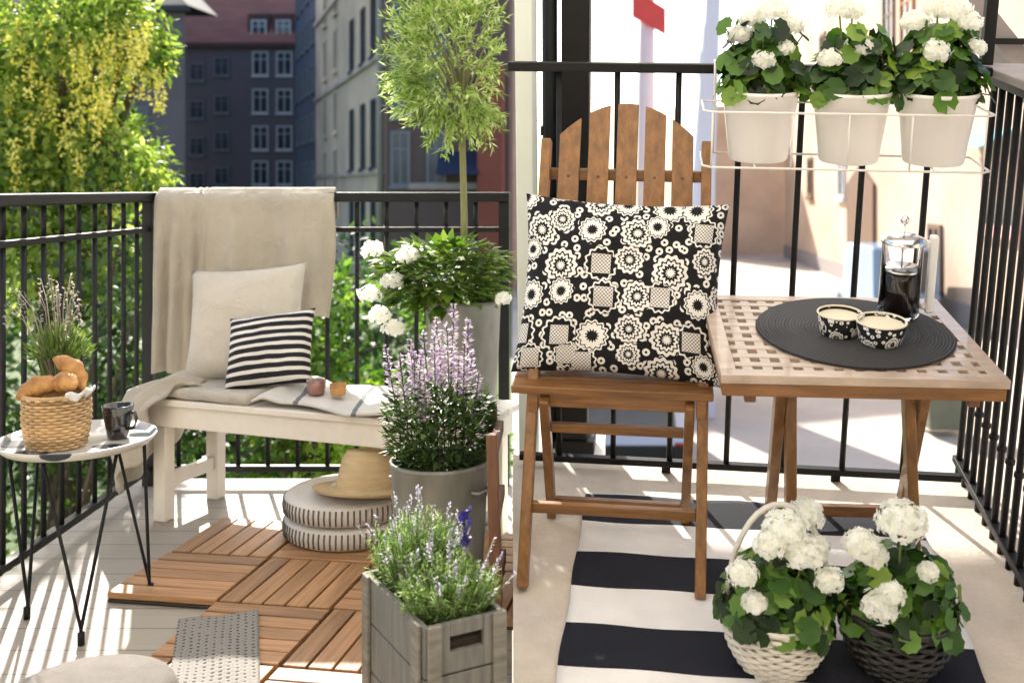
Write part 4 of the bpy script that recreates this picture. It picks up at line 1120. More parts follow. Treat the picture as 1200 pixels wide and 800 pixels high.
mb = MB(); mb.lathe([(0.0005, 0), (0.205, 0), (0.208, 0.003), (0.205, 0.006), (0.0005, 0.006)], (0, 0, 0), 72)
o = mb.build('placemat', m); put(o, (0.142, -0.415, TS), 0, M_R); tag(o, 'round charcoal woven placemat on the lattice table', 'placemat')
TS2 = TS + 0.006
def bowl(loc, r, hgt, label):
    t = thing('candle_bowl', label, 'candle holder', loc, rnd.uniform(0, 3), M_R, 'patterned candle bowls on the placemat')
    mb = MB(); mb.lathe([(0.0005, 0), (r * 0.74, 0), (r * 0.82, 0.004), (r, hgt), (r * 0.94, hgt), (r * 0.78, 0.01), (0.0005, 0.01)], (0, 0, 0), 36); mb.build('bowl', MT['ring_small'], t)
    mb = MB(); mb.lathe([(0.0005, hgt * 0.86), (r * 0.91, hgt * 0.86)], (0, 0, 0), 32); mb.build('wax', MT['wax'], t)
    mb = MB(); pts = [((r * 0.97) * math.cos(2 * PI * k / 40), (r * 0.97) * math.sin(2 * PI * k / 40), hgt + 0.0005) for k in range(41)]
    mb.tube(pts, 0.0022, 6, 0, False); mb.build('rim', MT['wax'], t)
bowl((0.105, -0.445, TS2), 0.047, 0.047, 'black patterned candle bowl at the left and rear of the pair on the placemat')
bowl((0.183, -0.485, TS2), 0.052, 0.047, 'candle bowl with black ring pattern, nearer one of the pair on the placemat')
fp = thing('coffee_press', 'glass coffee press half full of black coffee on the lattice table', 'coffee maker', (0.252, -0.325, TS2), R(0), M_R)
r, hgt = 0.044, 0.17
mb = MB(); mb.lathe([(0.0005, 0.004), (r - 0.004, 0.004), (r, 0.010), (r, hgt), (r + 0.002, hgt + 0.003), (r - 0.003, hgt), (r - 0.003, 0.010), (0.0005, 0.007)], (0, 0, 0), 36); mb.build('glass_beaker', MT['glass'], fp)
mb = MB(); mb.lathe([(0.0005, 0.0085), (r - 0.0045, 0.0105), (r - 0.0036, 0.105), (0.0005, 0.105)], (0, 0, 0), 32); mb.build('coffee', MT['coffee'], fp)
mb = MB(); mb.lathe([(0.0005, 0.107), (r - 0.005, 0.107), (r - 0.005, 0.113), (0.0005, 0.113)], (0, 0, 0), 32); mb.tube([(0, 0, 0.113), (0, 0, 0.215)], 0.0022, 8); mb.build('plunger', MT['chrome'], fp)
mb = MB(); mb.lathe([(r + 0.003, hgt + 0.002), (r + 0.004, hgt + 0.010), (0.03, hgt + 0.018), (0.0005, hgt + 0.019)], (0, 0, 0), 32); mb.ball((0, 0, 0.222), 0.010, 12, 8); mb.build('lid', MT['chrome'], fp)
mb = MB(); mb.b(r + 0.012, r + 0.030, -0.011, 0.011, 0.012, 0.19); mb.b(r + 0.001, r + 0.014, -0.008, 0.008, 0.160, 0.178); mb.b(r + 0.001, r + 0.014, -0.008, 0.008, 0.02, 0.034)
mb.build('handle', MT['whiteplastic'], fp, 0.005)
# geranium generator
def geranium(t, leaves, blooms, R0, H, nleaf, lr, br, soil_z, ymul=1.0, tall=0.0):
    mb = MB(); sm = MB()
    for k in range(nleaf):
        d = rv(); d.z = abs(d.z) * 0.9 - 0.12
        q = rnd.uniform(0.55, 1.0)
        p = Vector((d.x * R0 * q, d.y * R0 * q * ymul, soil_z + 0.01 + H * q * max(-0.2, d.z)))
        if tall and rnd.random() < 0.3: p = Vector((p.x * 0.8, p.y * 0.8, soil_z + rnd.uniform(0.05, H * 0.95)))
        mb.roundleaf(p, d + Vector((0, -0.15, 0.45)) + rv() * 0.45, lr * rnd.uniform(0.7, 1.15))
        sm.tube([(p.x * 0.15, p.y * 0.15, soil_z), (p.x * 0.6, p.y * 0.6, (soil_z + p.z) / 2 + 0.01), p], 0.0016, 4, 0, False)
    mb.build('foliage', MT['l_ger'], t)
    for p, r in blooms:
        p = Vector(p)
        sm.tube([(p.x * 0.2, p.y * 0.2, soil_z), (p.x * 0.7, p.y * 0.7, (soil_z + p.z) / 2), (p.x, p.y, p.z - r * 0.3)], 0.0022, 5, 0, False)
        fb = MB(); fb.umbel(p, r, int(170 * (r / 0.045) ** 1.6) + 16, 0, rnd.uniform(0.0078, 0.0095), rnd.uniform(0.68, 0.9)); fb.build('bloom', MT['f_white'], t)
    sm.build('stem', MT['stemgreen'], t)

# floor baskets
wb = thing('flower_basket', 'white wicker basket with a hoop handle on the striped rug', 'basket', (-0.030, -0.74, 0.009), 0, M_R)
basket(wb, 0.070, 0.100, 0.125, MT['whitewicker'], 14, 30, 0.0047, 0.012)
mb = MB(); mb.tube([(-0.098 * math.cos(a) , 0.025 * math.sin(a) , 0.125 + 0.20 * math.sin(a)) for a in [PI * k / 20 for k in range(21)]], 0.006, 7); mb.build('handle', MT['whitewicker'], wb)
wg = thing('geranium_plant', 'white geranium filling the white wicker basket', 'flower', (-0.030, -0.74, 0.009), 0, M_R)
def fl(pts, c, y):
    return [((x - c[0], yy + 0.06 - c[1], z - 0.050), r * 0.80) for (x, yy, z, r) in pts]
geranium(wg, None, fl([(-0.025, -0.83, 0.358, 0.048), (0.008, -0.85, 0.318, 0.044), (-0.105, -0.86, 0.275, 0.034), (-0.082, -0.88, 0.228, 0.028), (0.056, -0.86, 0.272, 0.030), (-0.055, -0.85, 0.335, 0.036), (0.035, -0.80, 0.30, 0.034), (0.02, -0.76, 0.35, 0.04)], (-0.030, -0.74), 0), 0.118, 0.16, 190, 0.025, 0.04, 0.112)
bb_ = thing('flower_basket', 'black wicker basket beside the white one', 'basket', (0.205, -0.715, 0.009), 0, M_R)
basket(bb_, 0.074, 0.106, 0.125, MT['blackwicker'], 12, 26, 0.0052, 0.012)
bg = thing('geranium_plant', 'white geranium filling the black wicker basket', 'flower', (0.205, -0.715, 0.009), 0, M_R)
geranium(bg, None, fl([(0.188, -0.82, 0.378, 0.055), (0.116, -0.83, 0.330, 0.038), (0.150, -0.87, 0.232, 0.038), (0.238, -0.84, 0.290, 0.022), (0.14, -0.82, 0.305, 0.030), (0.168, -0.875, 0.262, 0.026)], (0.205, -0.715), 0), 0.122, 0.16, 200, 0.026, 0.04, 0.112)

# wire holder with three pots on the rail
wh = thing('pot_holder', 'white wire holder hung on the black railing for three pots', 'plant holder', (0.14, -0.11, 0.8935), 0, M_R)
hx0, hx1, hy0, hy1 = -0.325, 0.318, -0.105, 0.075
mb = MB()
for z in (0.0, 0.128):
    mb.tube([(hx0, hy1, z), (hx0, hy0 + 0.02, z), (hx0 + 0.02, hy0, z), (hx1 - 0.02, hy0, z), (hx1, hy0 + 0.02, z), (hx1, hy1, z), (hx0, hy1, z)], 0.003, 6)
for x in (hx0 + 0.02, hx0 + 0.2, -0.0, hx1 - 0.18, hx1 - 0.02): mb.tube([(x, hy0, 0.0), (x, hy0, 0.128)], 0.0024, 6)
for x in (hx0 + 0.12, 0.0, hx1 - 0.12): mb.tube([(x, hy0, 0), (x, hy1, 0)], 0.0024, 6)
mb.build('wire_frame', MT['whitewire'], wh)
for x in (hx0 + 0.03, hx1 - 0.03):
    mb = MB(); mb.tube([(x, hy1, 0.0), (x, hy1 + 0.01, 0.18), (x, hy1 + 0.02, 0.218), (x, 0.13, 0.221), (x, 0.133, 0.20)], 0.0034, 6); mb.build('hook', MT['whitewire'], wh)
pots = [(-0.052, [(-0.033, -0.12, 1.238, 0.042), (-0.052, -0.18, 1.128, 0.030), (-0.103, -0.12, 1.180, 0.034), (0.010, -0.12, 1.205, 0.032), (-0.075, -0.10, 1.215, 0.034), (-0.005, -0.16, 1.155, 0.022)], 'left'),
        (0.158, [(0.118, -0.12, 1.245, 0.036), (0.094, -0.18, 1.135, 0.030), (0.160, -0.15, 1.158, 0.034), (0.15, -0.10, 1.235, 0.03), (0.20, -0.12, 1.15, 0.024)], 'mid'),
        (0.352, [(0.366, -0.12, 1.243, 0.046), (0.328, -0.17, 1.152, 0.036), (0.288, -0.12, 1.214, 0.036), (0.40, -0.12, 1.215, 0.036), (0.42, -0.14, 1.16, 0.026), (0.34, -0.1, 1.25, 0.04)], 'right')]
plab = {'left': ('cream white tapered pot at the left end of the wire holder', 'white geranium in the pot at the left end of the railing row'),
        'mid': ('cream white tapered pot in the middle of the wire holder', 'white geranium in the middle pot of the railing row'),
        'right': ('cream white tapered pot in the wire holder next to the side railing', 'white geranium in the railing pot next to the side railing')}
fpot = None
for x, bl_, k in pots:
    loc = (x, -0.118, 0.897)
    if fpot is None:
        fpot = thing('flower_pot', plab[k][0], 'plant pot', loc, 0, M_R, 'white pots on the railing')
        mb = MB(); mb.lathe([(0.0005, 0), (0.066, 0), (0.069, 0.004), (0.088, 0.156), (0.091, 0.158), (0.091, 0.166), (0.086, 0.166), (0.083, 0.150), (0.066, 0.02)], (0, 0, 0), 40); mb.build('body', MT['whiteenamel'], fpot)
        mb = MB(); mb.lathe([(0.0005, 0.148), (0.084, 0.146)], (0, 0, 0), 28); mb.build('soil', MT['soil'], fpot)
    else:
        dup(fpot, plab[k][0], loc, 0, M_R)
    g = thing('geranium_plant', plab[k][1], 'flower', loc, 0, M_R)
    geranium(g, None, [((a - x, b - loc[1], c - loc[2] + 0.006), r * 0.82) for a, b, c, r in bl_], 0.118, 0.165, 200, 0.026, 0.04, 0.155, 0.8, 0.5)

# unseen awning, added to block and soften the sun on the right-hand balcony
MT['awning'] = mat('sun_diffusing_cloth', (0.92, 0.90, 0.86), 0.9, 0.02, 3, bump=0.2, fine=150, trans=0.75)
sun_diffuser = thing('awning', 'unseen white awning added to shade the right hand balcony', 'awning', (0, -0.70, 2.75))
ax0, ax1, ay, az = -1.05, 1.75, 5.95, -0.45
o = sheet(lambda u, v: (ax0 + (ax1 - ax0) * u, 0.06 + (ay - 0.06) * v, az * v - 0.03 * math.sin(v * PI)), 12, 24, 'shade_canopy', MT['awning'], sun_diffuser, 0.002)
mb = MB(); mb.tube([(ax0 - 0.03, ay + 0.02, az), (ax1 + 0.03, ay + 0.02, az)], 0.03, 12); mb.build('front_bar', MT['whitepaint'], sun_diffuser)
mb = MB(); mb.b(ax0 - 0.05, ax1 + 0.05, -0.02, 0.09, 0.01, 0.15); mb.build('cassette', MT['whitepaint'], sun_diffuser, 0.02)
for x in (ax0 + 0.35, ax1 - 0.35):
    mb = MB(); mb.tube([(x, 0.05, -0.02), (x + 0.25, 3.0, -0.30), (x, ay, az - 0.02)], 0.022, 8); mb.build('folding_arm', MT['whitepaint'], sun_diffuser)

# ================================================================== BACKGROUND LEFT
def window_on(t, origin, ex, ez, w, hgt, frame, fm=0.10, out=Vector((0, -1, 0)), mull=True):
    """frame standing proud of the wall at origin (lower left), ex along the wall, out away from it"""
    ez = Vector((0, 0, 1)); mb = MB()
    def bar(a0, a1, z0, z1, d=0.08):
        p = [origin + ex * a0 + ez * z0, origin + ex * a1 + ez * z0, origin + ex * a1 + ez * z1, origin + ex * a0 + ez * z1]
        mb.prism(p, out * d)
    bar(0, fm, 0, hgt); bar(w - fm, w, 0, hgt); bar(fm, w - fm, 0, fm); bar(fm, w - fm, hgt - fm, hgt)
    if mull: bar(w / 2 - fm * 0.35, w / 2 + fm * 0.35, fm, hgt - fm, 0.06); bar(fm, w / 2 - fm * 0.35, hgt * 0.66, hgt * 0.66 + fm * 0.5, 0.05); bar(w / 2 + fm * 0.35, w - fm, hgt * 0.66, hgt * 0.66 + fm * 0.5, 0.05)
    bar(-fm * 0.7, w + fm * 0.7, -fm * 1.1, -0.004, 0.16)
    f = mb.build('window', frame, t)
    mb = MB(); p = [origin + ex * fm + ez * fm, origin + ex * (w - fm) + ez * fm, origin + ex * (w - fm) + ez * (hgt - fm), origin + ex * fm + ez * (hgt - fm)]
    mb.prism(p, out * 0.02); mb.build('pane', MT['pane'], f)
EX = Vector((1, 0, 0))
# gabled purple building
Y1 = 58.0
t = thing('brick_house', 'dark purple brick house with a grey roof behind the yellow tree', 'building', (0, Y1, GZ))
a = wp(-30, 15, Y1); b_ = wp(217, 15, Y1)
mb = MB(); kx = (Y1 + 9) / Y1 * 1.01; mb.prism([(a.x, 0, 0), (b_.x, 0, 0), (b_.x * kx, 9, 0), (a.x, 9, 0)], (0, 0, b_.z - GZ)); mb.build('wall', MT['brick_dark'], t)
mb = MB(); hz = b_.z - GZ
mb.prism([(a.x, -0.5, hz + 0.01), (b_.x + 0.3, -0.5, hz + 0.01), (b_.x + 0.3, -0.5, hz + 0.35), (a.x, -0.5, hz + 0.35)], (0, 0.49, 0))
mb.prism([(a.x, -0.4, hz + 0.36), (b_.x + 0.3, -0.4, hz + 0.36), (b_.x - 3.6, 4.5, hz + 3.5), (a.x, 4.5, hz + 3.5)], (0, 5, 0.2)); mb.build('roof', MT['roofgrey'], t)
for px, py in ((150, 128), (40, 128), (100, 60)):
    o_ = wp(px, py + 24, Y1); window_on(t, Vector((o_.x, 0, o_.z - GZ)), EX, None, 1.2, 1.3, MT['winframe_dark'])
# middle house with dormers
Y2 = 74.0
t = thing('brick_house', 'blue brown brick house with dormers in a steep red roof', 'building', (0, Y2, GZ))
a = wp(110, 52, Y2); b_ = wp(352, 52, Y2); hz = a.z - GZ
mb = MB(); mb.b(a.x, b_.x, 0, 10, 0, hz); mb.build('wall', MT['brick_blue'], t)
mb = MB(); mb.prism([(a.x, -0.3, hz + 0.01), (a.x, 10.3, hz + 0.01), (a.x, 6.2, hz + 9), (a.x, 3.8, hz + 9)], (b_.x - a.x + 0.2, 0, 0)); mb.build('roof', MT['rooftile'], t)
mb = MB(); mb.b(a.x, b_.x, -0.45, -0.31, hz - 0.25, hz + 0.05); mb.build('eave', MT['brick_red'], t)
for px in (303, 332):
    o_ = wp(px - 9, 47, Y2)
    d = MB(); d.b(o_.x - 0.25, o_.x + 1.35, 0.1, 3.0, o_.z - GZ - 0.3, o_.z - GZ + 1.9); dd_ = d.build('dormer', MT['brick_red'], t)
    window_on(t, Vector((o_.x, 0.098, o_.z - GZ)), EX, None, 1.1, 1.45, MT['winframe'])
for cx, fr, w in ((231, MT['winframe_dark'], 1.1), (260, MT['winframe_dark'], 1.1), (305, MT['winframe'], 1.15), (333, MT['winframe'], 1.15)):
    for cy in (75, 119, 162, 203):
        o_ = wp(cx - 9, cy + 14, Y2)
        if fr is MT['winframe_dark'] and cx == 231: o_.z -= 0.4
        window_on(t, Vector((o_.x, 0, o_.z - GZ)), EX, None, w, 1.75 if fr is MT['winframe'] else 1.3, fr)
# blue wing
t = thing('brick_house', 'narrow dark blue wing between the red roofed house and the beige one', 'building', (0, 70, GZ))
p0, p1 = wp(346, 0, 73.0), wp(372, 0, 62.0)
def wallrun(t, x0, y0, x1, y1, z0, z1, m, th=6.0, part='wall'):
    ex = Vector((x1 - x0, y1 - y0, 0)).normalized(); outn = Vector((ex.y, -ex.x, 0))
    mb = MB(); mb.prism([Vector((x0, y0 - t.location.y, z0)), Vector((x1, y1 - t.location.y, z0)), Vector((x1, y1 - t.location.y, z1)), Vector((x0, y0 - t.location.y, z1))], -outn * th)
    mb.build(part, m, t); return ex, outn
L_ = math.hypot(p1.x - p0.x, p1.y - p0.y)
ex, on = wallrun(t, p0.x, p0.y, p1.x, p1.y, 0, 17.5, MT['render_blue'], 5)
for k in range(4):
    for zz in (4.0, 7.0, 10.0, 13.0, 16.0):
        o_ = Vector((p0.x, p0.y - 70, zz)) + ex * (1.0 + L_ * 0.23 * k); window_on(t, o_, ex, None, 1.3, 1.7, MT['winframe_dark'], out=on)
# beige house receding
t = thing('apartment_house', 'tall beige rendered house with narrow dark windows', 'building', (0, 44, GZ))
p0, p1 = wp(370, 0, 62.0), wp(451, 0, 40.0)
L_ = math.hypot(p1.x - p0.x, p1.y - p0.y)
ex, on = wallrun(t, p0.x, p0.y, p1.x, p1.y, 0, 16.8, MT['render_beige'], 6)
def at_px(px):      # distance along the wall seen at this column of the photograph
    k_ = (px - CX) / FPX
    return (k_ * p0.y - p0.x) / (ex.x - k_ * ex.y)
for px, w in ((411, 1.1), (424, 1.0), (436, 1.0), (380, 1.2), (392, 1.2)):
    s = at_px(px); zsx = ((5.4, 8.2), (10.0, 12.4), (14.4, 17.0), (1.5, 4.0)) if px > 400 else ((4.5, 6.6), (7.4, 9.6), (10.6, 12.8), (13.6, 15.8))
    for z0, z1 in zsx:
        o_ = Vector((p0.x, p0.y - 44, z0 - 0.5)) + ex * s
        window_on(t, o_, ex, None, w, z1 - z0, MT['pane'] if px > 400 else MT['render_beige'], 0.12, on, px > 400)
mb = MB(); q = Vector((p1.x, p1.y - 44, 0)) + on * 0.15 - ex * 0.1; mb.tube([q, q + Vector((0, 0, 16.8))], 0.14, 8); mb.build('drainpipe', MT['capstone'], t)
mb = MB()
for z in (4.6, 9.2, 13.7):
    mb.prism([Vector((p0.x, p0.y - 44, z)) + on * 0.003, Vector((p1.x, p1.y - 44, z)) + on * 0.003, Vector((p1.x, p1.y - 44, z + 0.22)) + on * 0.003, Vector((p0.x, p0.y - 44, z + 0.22)) + on * 0.003], on * 0.12)
mb.build('string_course', MT['capstone'], t)
# brown house
Y5 = 39.2
t = thing('brick_house', 'dark brown brick house with a red brick pier behind the willow', 'building', (0, Y5, GZ))
a = wp(452, 0, Y5); b_ = wp(597, 0, Y5)
mb = MB(); mb.b(a.x + 0.01, b_.x, 0, 8, 0, 11.9); mb.build('wall', MT['brick_brown'], t)
for py in (40, 110, 190):
    for px in (458, 500):
        o_ = wp(px, py + 28, Y5); window_on(t, Vector((o_.x, 0, o_.z - GZ)), EX, None, 0.75, 2.1, MT['winframe_dark'])
o_ = wp(562, 0, Y5); mb = MB(); mb.b(o_.x, o_.x + 0.95, -1.0, -0.005, 0, 8.6); mb.build('pier', brickmat('orange_red_brick', (0.24, 0.065, 0.045), (0.29, 0.08, 0.05), (0.2, 0.1, 0.08)), t)
o_ = wp(515, 205, Y5); mb = MB(); mb.prism([(o_.x, -0.01, o_.z - GZ + 0.9), (o_.x, -1.2, o_.z - GZ), (o_.x, -0.01, o_.z - GZ)], (1.6, 0, 0)); mb.build('awning', mat('navy_canvas', (0.02, 0.028, 0.07), 0.8), t)
o_ = wp(480, 222, Y5); mb = MB(); mb.b(o_.x, o_.x + 3.2, -0.35, -0.02, o_.z - GZ, o_.z - GZ + 0.25); mb.build('ledge', MT['capstone'], t)

# laburnum
lt = thing('laburnum_tree', 'large laburnum tree with hanging yellow flowers beyond the railing', 'tree', (-3.35, 6.9, GZ))
def rel(p): return Vector(p) - Vector((-3.35, 6.9, GZ))
cl_px = [(20, 25, .5), (70, 15, .45), (118, 28, .36), (155, 30, .28), (172, 62, .22), (30, 85, .5), (82, 80, .42), (118, 72, .30), (25, 150, .5), (75, 145, .45), (112, 150, .36), (138, 178, .33), (152, 210, .28), (30, 215, .5), (90, 210, .46), (-40, 60, .6), (-40, 170, .6), (130, -10, .3), (105, 115, .3), (166, 195, .24), (178, 212, .18), (20, 270, .4), (70, 285, .4), (120, 275, .36), (40, 330, .4), (100, 340, .36), (150, 300, .26), (184, 72, .16), (186, 50, .15)]
clumps = [(rel(wp(px, py, rnd.uniform(5.7, 7.3))), r * 0.8) for px, py, r in cl_px]
mb = MB(); cloud(mb, clumps, 21000, 0.066, 0.031, 0, 1.05, 0.5)
mb.build('crown', MT['l_lab'], lt)
mb = MB()
rc = [(138, 20), (150, 22), (160, 30), (176, 72), (186, 78), (118, 88), (124, 95), (85, 45), (60, 95), (30, 60), (8, 95), (100, 60), (135, 108), (115, 112), (12, 165), (60, 20), (128, 205), (140, 200), (90, 100), (40, 130), (150, 55), (18, 20), (75, 120), (165, 25), (50, 180), (20, 200), (95, 175), (140, 40), (126, 50), (154, 45)]
for px, py in rc:
    for q in range(3):
        p = rel(wp(px + rnd.uniform(-16, 10), py + rnd.uniform(-10, 10), rnd.uniform(5.55, 6.1)))
        L = rnd.uniform(0.16, 0.30)
        for i in range(34):
            z = i / 34; w = 0.030 * (1 - z * 0.8)
            d = rv(); mb.leaf(p + Vector((d.x * w, d.y * w, -z * L)), d + Vector((0, 0, -0.6)), rv(), 0.026, 0.018)
mb.build('flower_raceme', MT['f_lab'], lt)
mb = MB(); mb.tube([(0, 0, 0), (0.05, 0, 1.5), (0.0, -0.1, 3.0), (-0.1, -0.2, 4.2), (-0.1, -0.2, 5.2)], [0.16, 0.13, 0.11, 0.08, 0.04], 10)
for c0, r in clumps[:16]: mb.tube([(0, -0.1, 3.0 + rnd.uniform(-0.6, 0.6)), c0 * 0.6 + Vector((0, 0, 1.4)), c0], [0.05, 0.035, 0.012], 6)
mb.build('trunk', MT['bark'], lt)

def shrub(name, label, c, clumps, n, L, W, m, hstem=1.0):
    t = thing(name, label, 'shrub', (c[0], c[1], GZ)); mb = MB()
    cl = [(Vector(p) - Vector((c[0], c[1], GZ)), r) for p, r in clumps]
    cloud(mb, cl, n, L, W, 0, 1.0, 0.1); mb.build('foliage', m, t)
    mb = MB()
    for p, r in cl: mb.tube([(rnd.uniform(-.1, .1), rnd.uniform(-.1, .1), 0), (p.x * 0.5, p.y * 0.5, p.z * 0.5), p], [0.03, 0.02, 0.008], 5)
    mb.build('stem', MT['bark'], t)
def fill(x0, x1, y0, y1, z0, z1, n, r):
    return [((rnd.uniform(x0, x1), rnd.uniform(y0, y1), rnd.uniform(z0, z1)), r * rnd.uniform(0.7, 1.2)) for _ in range(n)]
shrub('hedge_bush', 'dark evergreen bush close behind the left railing', (-3.2, 5.4), fill(-4.6, -2.15, 5.0, 6.2, -2.4, 0.85, 46, 0.48), 11000, 0.075, 0.036, MT['l_dark'])
shrub('hedge_bush', 'dark evergreen bush behind the corner of the railing and bench', (-1.9, 6.6), fill(-2.9, -1.35, 6.2, 7.2, -2.5, 0.80, 30, 0.42), 7000, 0.075, 0.036, MT['l_dark'])
shrub('leafy_shrub', 'mid green shrub seen between the throw and the hydrangea', (-1.25, 5.8), fill(-1.65, -0.75, 5.5, 6.3, -1.0, 0.42, 15, 0.26), 3600, 0.075, 0.045, MT['l_mid'])
shrub('lime_shrub', 'bright lime green low shrub behind the right half of the bench', (-0.95, 6.0), fill(-1.5, -0.45, 5.2, 5.8, -0.75, -0.12, 14, 0.20), 3200, 0.055, 0.03, MT['l_lime'])
shrub('leafy_shrub', 'mid green shrub seen low under the white bench', (-1.5, 5.2), fill(-2.0, -0.9, 4.8, 5.4, -1.6, -0.55, 20, 0.26), 3800, 0.06, 0.035, MT['l_mid'])
shrub('leafy_shrub', 'mid green shrub hidden behind the zinc tub', (-0.5, 6.5), fill(-0.85, -0.5, 6.0, 6.8, -2.0, 0.25, 10, 0.22), 2000, 0.07, 0.04, MT['l_mid'])
shrub('hedge_bush', 'dark evergreen hedge further back at the foot of the houses', (-5.5, 16), fill(-10.5, -0.9 - 0.6, 15, 17.5, -2.6, -0.4, 34, 0.85), 6000, 0.20, 0.10, MT['l_dark'])

# ================================================================== BACKGROUND RIGHT
def bld(name, label, px0, px1, Y, hgt, m, depth=6):
    t = thing(name, label, 'building', (0, Y, GZ)); a, b = wp(px0, 0, Y), wp(px1, 0, Y)
    mb = MB(); mb.b(a.x, b.x, 0, depth, 0, hgt); mb.build('wall', m, t); return t
bp = thing('banner_pole', 'pale pink pole with a small tilted red banner across the square', 'flagpole', tuple(wp(757, 0, 20)[:2]) + (GZ,))
mb = MB(); mb.tube([(0, 0, 0), (0, 0, 8.3)], [0.2, 0.16], 12); mb.lathe([(0.0005, 0), (0.35, 0), (0.33, 0.25), (0.16, 0.4)], (0, 0, 0), 20); mb.build('pole', mat('pale_pink_paint', (0.80, 0.62, 0.60), 0.6, 0.05, 2), bp)
mb = MB(); mb.prism([(-0.28, -0.22, 7.35), (0.36, -0.22, 7.00), (0.36, -0.22, 7.50), (-0.28, -0.22, 7.90)], (0, 0.03, 0)); mb.build('banner', MT['redpaint'], bp)
t = thing('lilac_wall', 'pale lilac wall with one sloping edge, seen between the chair back and the pots', 'wall', (0, 18, GZ))
a, b_ = wp(792, 0, 18), wp(838, 0, 18)
mb = MB(); mb.prism([(a.x + 0.15, 0, 0), (b_.x, 0, 0), (b_.x, 0, 4.2), (b_.x + 0.1, 0, 7.6), (a.x + 0.55, 0, 7.6)], (0, 3, 0)); mb.build('face', MT['lilacwall'], t)
t = bld('cream_house', 'low cream house closing the far end of the square', 795, 930, 62, 9.0, MT['peachwall'])
t = thing('peach_house', 'long peach rendered house running along the right of the square', 'building', (12, 40, GZ))
wx0, wy0, wx1, wy1 = 13.0, 60.0, 11.0, 15.0
ex = Vector((wx1 - wx0, wy1 - wy0, 0)).normalized(); on = Vector((ex.y, -ex.x, 0))
W0 = Vector((wx0 - 12, wy0 - 40, 0)); LW = math.hypot(wx1 - wx0, wy1 - wy0)
mb = MB(); mb.prism([W0, W0 + ex * LW, W0 + ex * LW + Vector((0, 0, 13)), W0 + Vector((0, 0, 13))], -on * 7); mb.build('wall', MT['peachwall'], t)
mb = MB(); mb.prism([W0 + on * 0.003, W0 + on * 0.003 + ex * LW, W0 + on * 0.003 + ex * LW + Vector((0, 0, 0.7)), W0 + on * 0.003 + Vector((0, 0, 0.7))], on * 0.08); mb.build('plinth', MT['capstone'], t)
def wy(Y): return (wy0 - Y) / abs(ex.y)
for Y, L2, z0, z1, fr in ((50, 1.3, 7.6, 11.5, 'brownpaint'), (38.5, 1.5, 8.2, 11.5, 'brownpaint'), (36.2, 1.6, 8.4, 11.5, 'orange'), (28.3, 2.6, 2.9, 4.9, 'pink'), (24.5, 1.6, 4.3, 6.2, 'winframe'), (46, 1.3, 3.6, 5.6, 'winframe'), (53, 1.3, 3.6, 5.6, 'brownpaint'), (33, 1.3, 0.9, 2.9, 'brownpaint'), (22, 1.4, 0.9, 3.0, 'winframe')):
    window_on(t, W0 + ex * wy(Y) + Vector((0, 0, z0)), ex, None, L2, z1 - z0, MT[fr], 0.16, on)
dr = MB(); q = W0 + ex * wy(44) + on * 0.004; dr.prism([q, q + ex * 4.4, q + ex * 4.4 + Vector((0, 0, 4.2)), q + ex * 2.2 + Vector((0, 0, 5.0)), q + Vector((0, 0, 4.2))], on * 0.12); dr.build('gate', MT['brownpaint'], t)
q = W0 + ex * wy(29) + Vector((0, 0, 5.6)) + on * 0.01; mb = MB(); mb.prism([q, q + on * 0.9 - Vector((0, 0, 0.5)), q - Vector((0, 0, 0.1))], ex * 3.2); mb.build('awning', MT['teal'], t)

def vehicle(name, label, loc, w, L, hgt, m, van):
    t = thing(name, label, 'van' if van else 'car', loc)
    sh = 0.55 if not van else 0.85
    mb = MB()
    side = [(0, 0.28), (0.0, sh * 0.9), (0.08, sh + 0.05), (0.35 if not van else 0.12, hgt - 0.08), (0.55 if not van else 0.3, hgt), (L * 0.62, hgt), (L * 0.76, sh + 0.12), (L * 0.97, sh - 0.05), (L, 0.45), (L, 0.28)]
    mb.prism([Vector((-w / 2, y, z)) for y, z in side], (w, 0, 0)); mb.build('body', m, t, 0.06)
    mb = MB(); y0, z0 = side[2]; y1, z1 = side[3]
    mb.prism([Vector((-w * 0.41, y0 + 0.02 - 0.03, z0 + 0.06)), Vector((w * 0.41, y0 - 0.01, z0 + 0.06)), Vector((w * 0.38, y1 - 0.05, z1 - 0.05)), Vector((-w * 0.38, y1 - 0.05, z1 - 0.05))], (0, 0.02, 0.0)); mb.build('rear_window', MT['pane'], t)
    for sx in (-1, 1):
        mb = MB(); mb.b(sx * w * 0.44 - 0.08, sx * w * 0.44 + 0.08, -0.02, 0.03, sh * 0.75 - 0.08, sh * 0.75 + 0.1); mb.build('tail_lamp', MT['lamp_red'], t)
        for y in (L * 0.2, L * 0.8):
            mb = MB(); c0 = Vector((sx * (w / 2 - 0.10), y, 0.3)); mb.tube([c0, c0 + Vector((sx * 0.11, 0, 0))], 0.3, 16); wl = mb.build('wheel', MT['rubber'], t)
    mb = MB(); mb.b(-w * 0.46, w * 0.46, -0.08, -0.005, 0.3, 0.48); mb.build('bumper', MT['greymetal'], t)
vehicle('parked_van', 'pale blue van parked across the square behind the side railing', (10.1, 30.0, GZ), 1.95, 4.8, 2.3, MT['vanblue'], True)
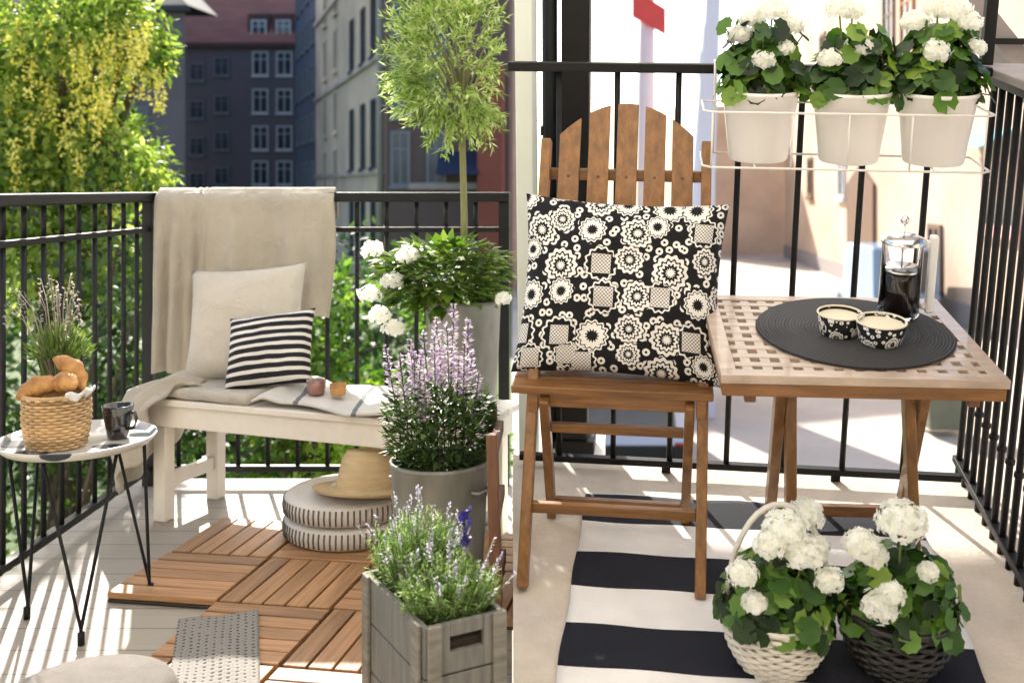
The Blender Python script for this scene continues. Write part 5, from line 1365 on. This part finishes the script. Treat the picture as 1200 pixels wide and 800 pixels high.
vehicle('parked_car', 'lilac silver car parked below the railing behind the chair legs', (0.86, 14.2, GZ), 1.75, 4.2, 1.42, MT['carsilver'], False)
bi = thing('waste_bin', 'olive grey wheeled waste bin below the table corner', 'bin', (6.25, 16.9, GZ))
mb = MB(); mb.prism([(-0.28, -0.25, 0.1), (0.28, -0.25, 0.1), (0.33, -0.3, 0.85), (-0.33, -0.3, 0.85)], (0, 0.6, 0)); mb.build('body', MT['binpaint'], bi, 0.02)
mb = MB(); mb.prism([(-0.35, -0.33, 0.855), (0.35, -0.33, 0.855), (0.33, -0.33, 0.93), (-0.33, -0.33, 0.93)], (0, 0.7, 0)); mb.build('lid', MT['binpaint'], bi, 0.02)
for sx in (-1, 1):
    mb = MB(); mb.tube([(sx * 0.22, 0.3, 0.1), (sx * 0.28, 0.3, 0.1)], 0.1, 14); mb.build('wheel', MT['rubber'], bi)

# ================================================================== LIGHT
AZ, EL = R(-21), R(34)      # sun beyond the railing, a little to the left
sd = Vector((math.sin(AZ) * math.cos(EL), math.cos(AZ) * math.cos(EL), math.sin(EL)))
sun = bpy.data.lights.new('sun', 'SUN'); sun.energy = 4.8; sun.angle = R(0.6); sun.color = (1.0, 0.93, 0.82)
so = bpy.data.objects.new('sun', sun); C.objects.link(so)
so.rotation_euler = sd.to_track_quat('Z', 'Y').to_euler()
w = bpy.data.worlds.new('World'); scene.world = w; w.use_nodes = True
wt_ = w.node_tree; wt_.nodes.clear()
sk = wt_.nodes.new('ShaderNodeTexSky'); sk.sky_type = 'NISHITA'; sk.sun_disc = False
sk.sun_elevation = EL; sk.sun_rotation = AZ; sk.air_density = 1.0; sk.dust_density = 2.0
bg_ = wt_.nodes.new('ShaderNodeBackground'); bg_.inputs[1].default_value = 0.13
wo = wt_.nodes.new('ShaderNodeOutputWorld')
wt_.links.new(sk.outputs[0], bg_.inputs[0]); wt_.links.new(bg_.outputs[0], wo.inputs[0])
scene.view_settings.view_transform = 'Standard'
scene.view_settings.look = 'None'
scene.view_settings.exposure = 1.33
scene.view_settings.gamma = 1
scene.render.engine = 'CYCLES'
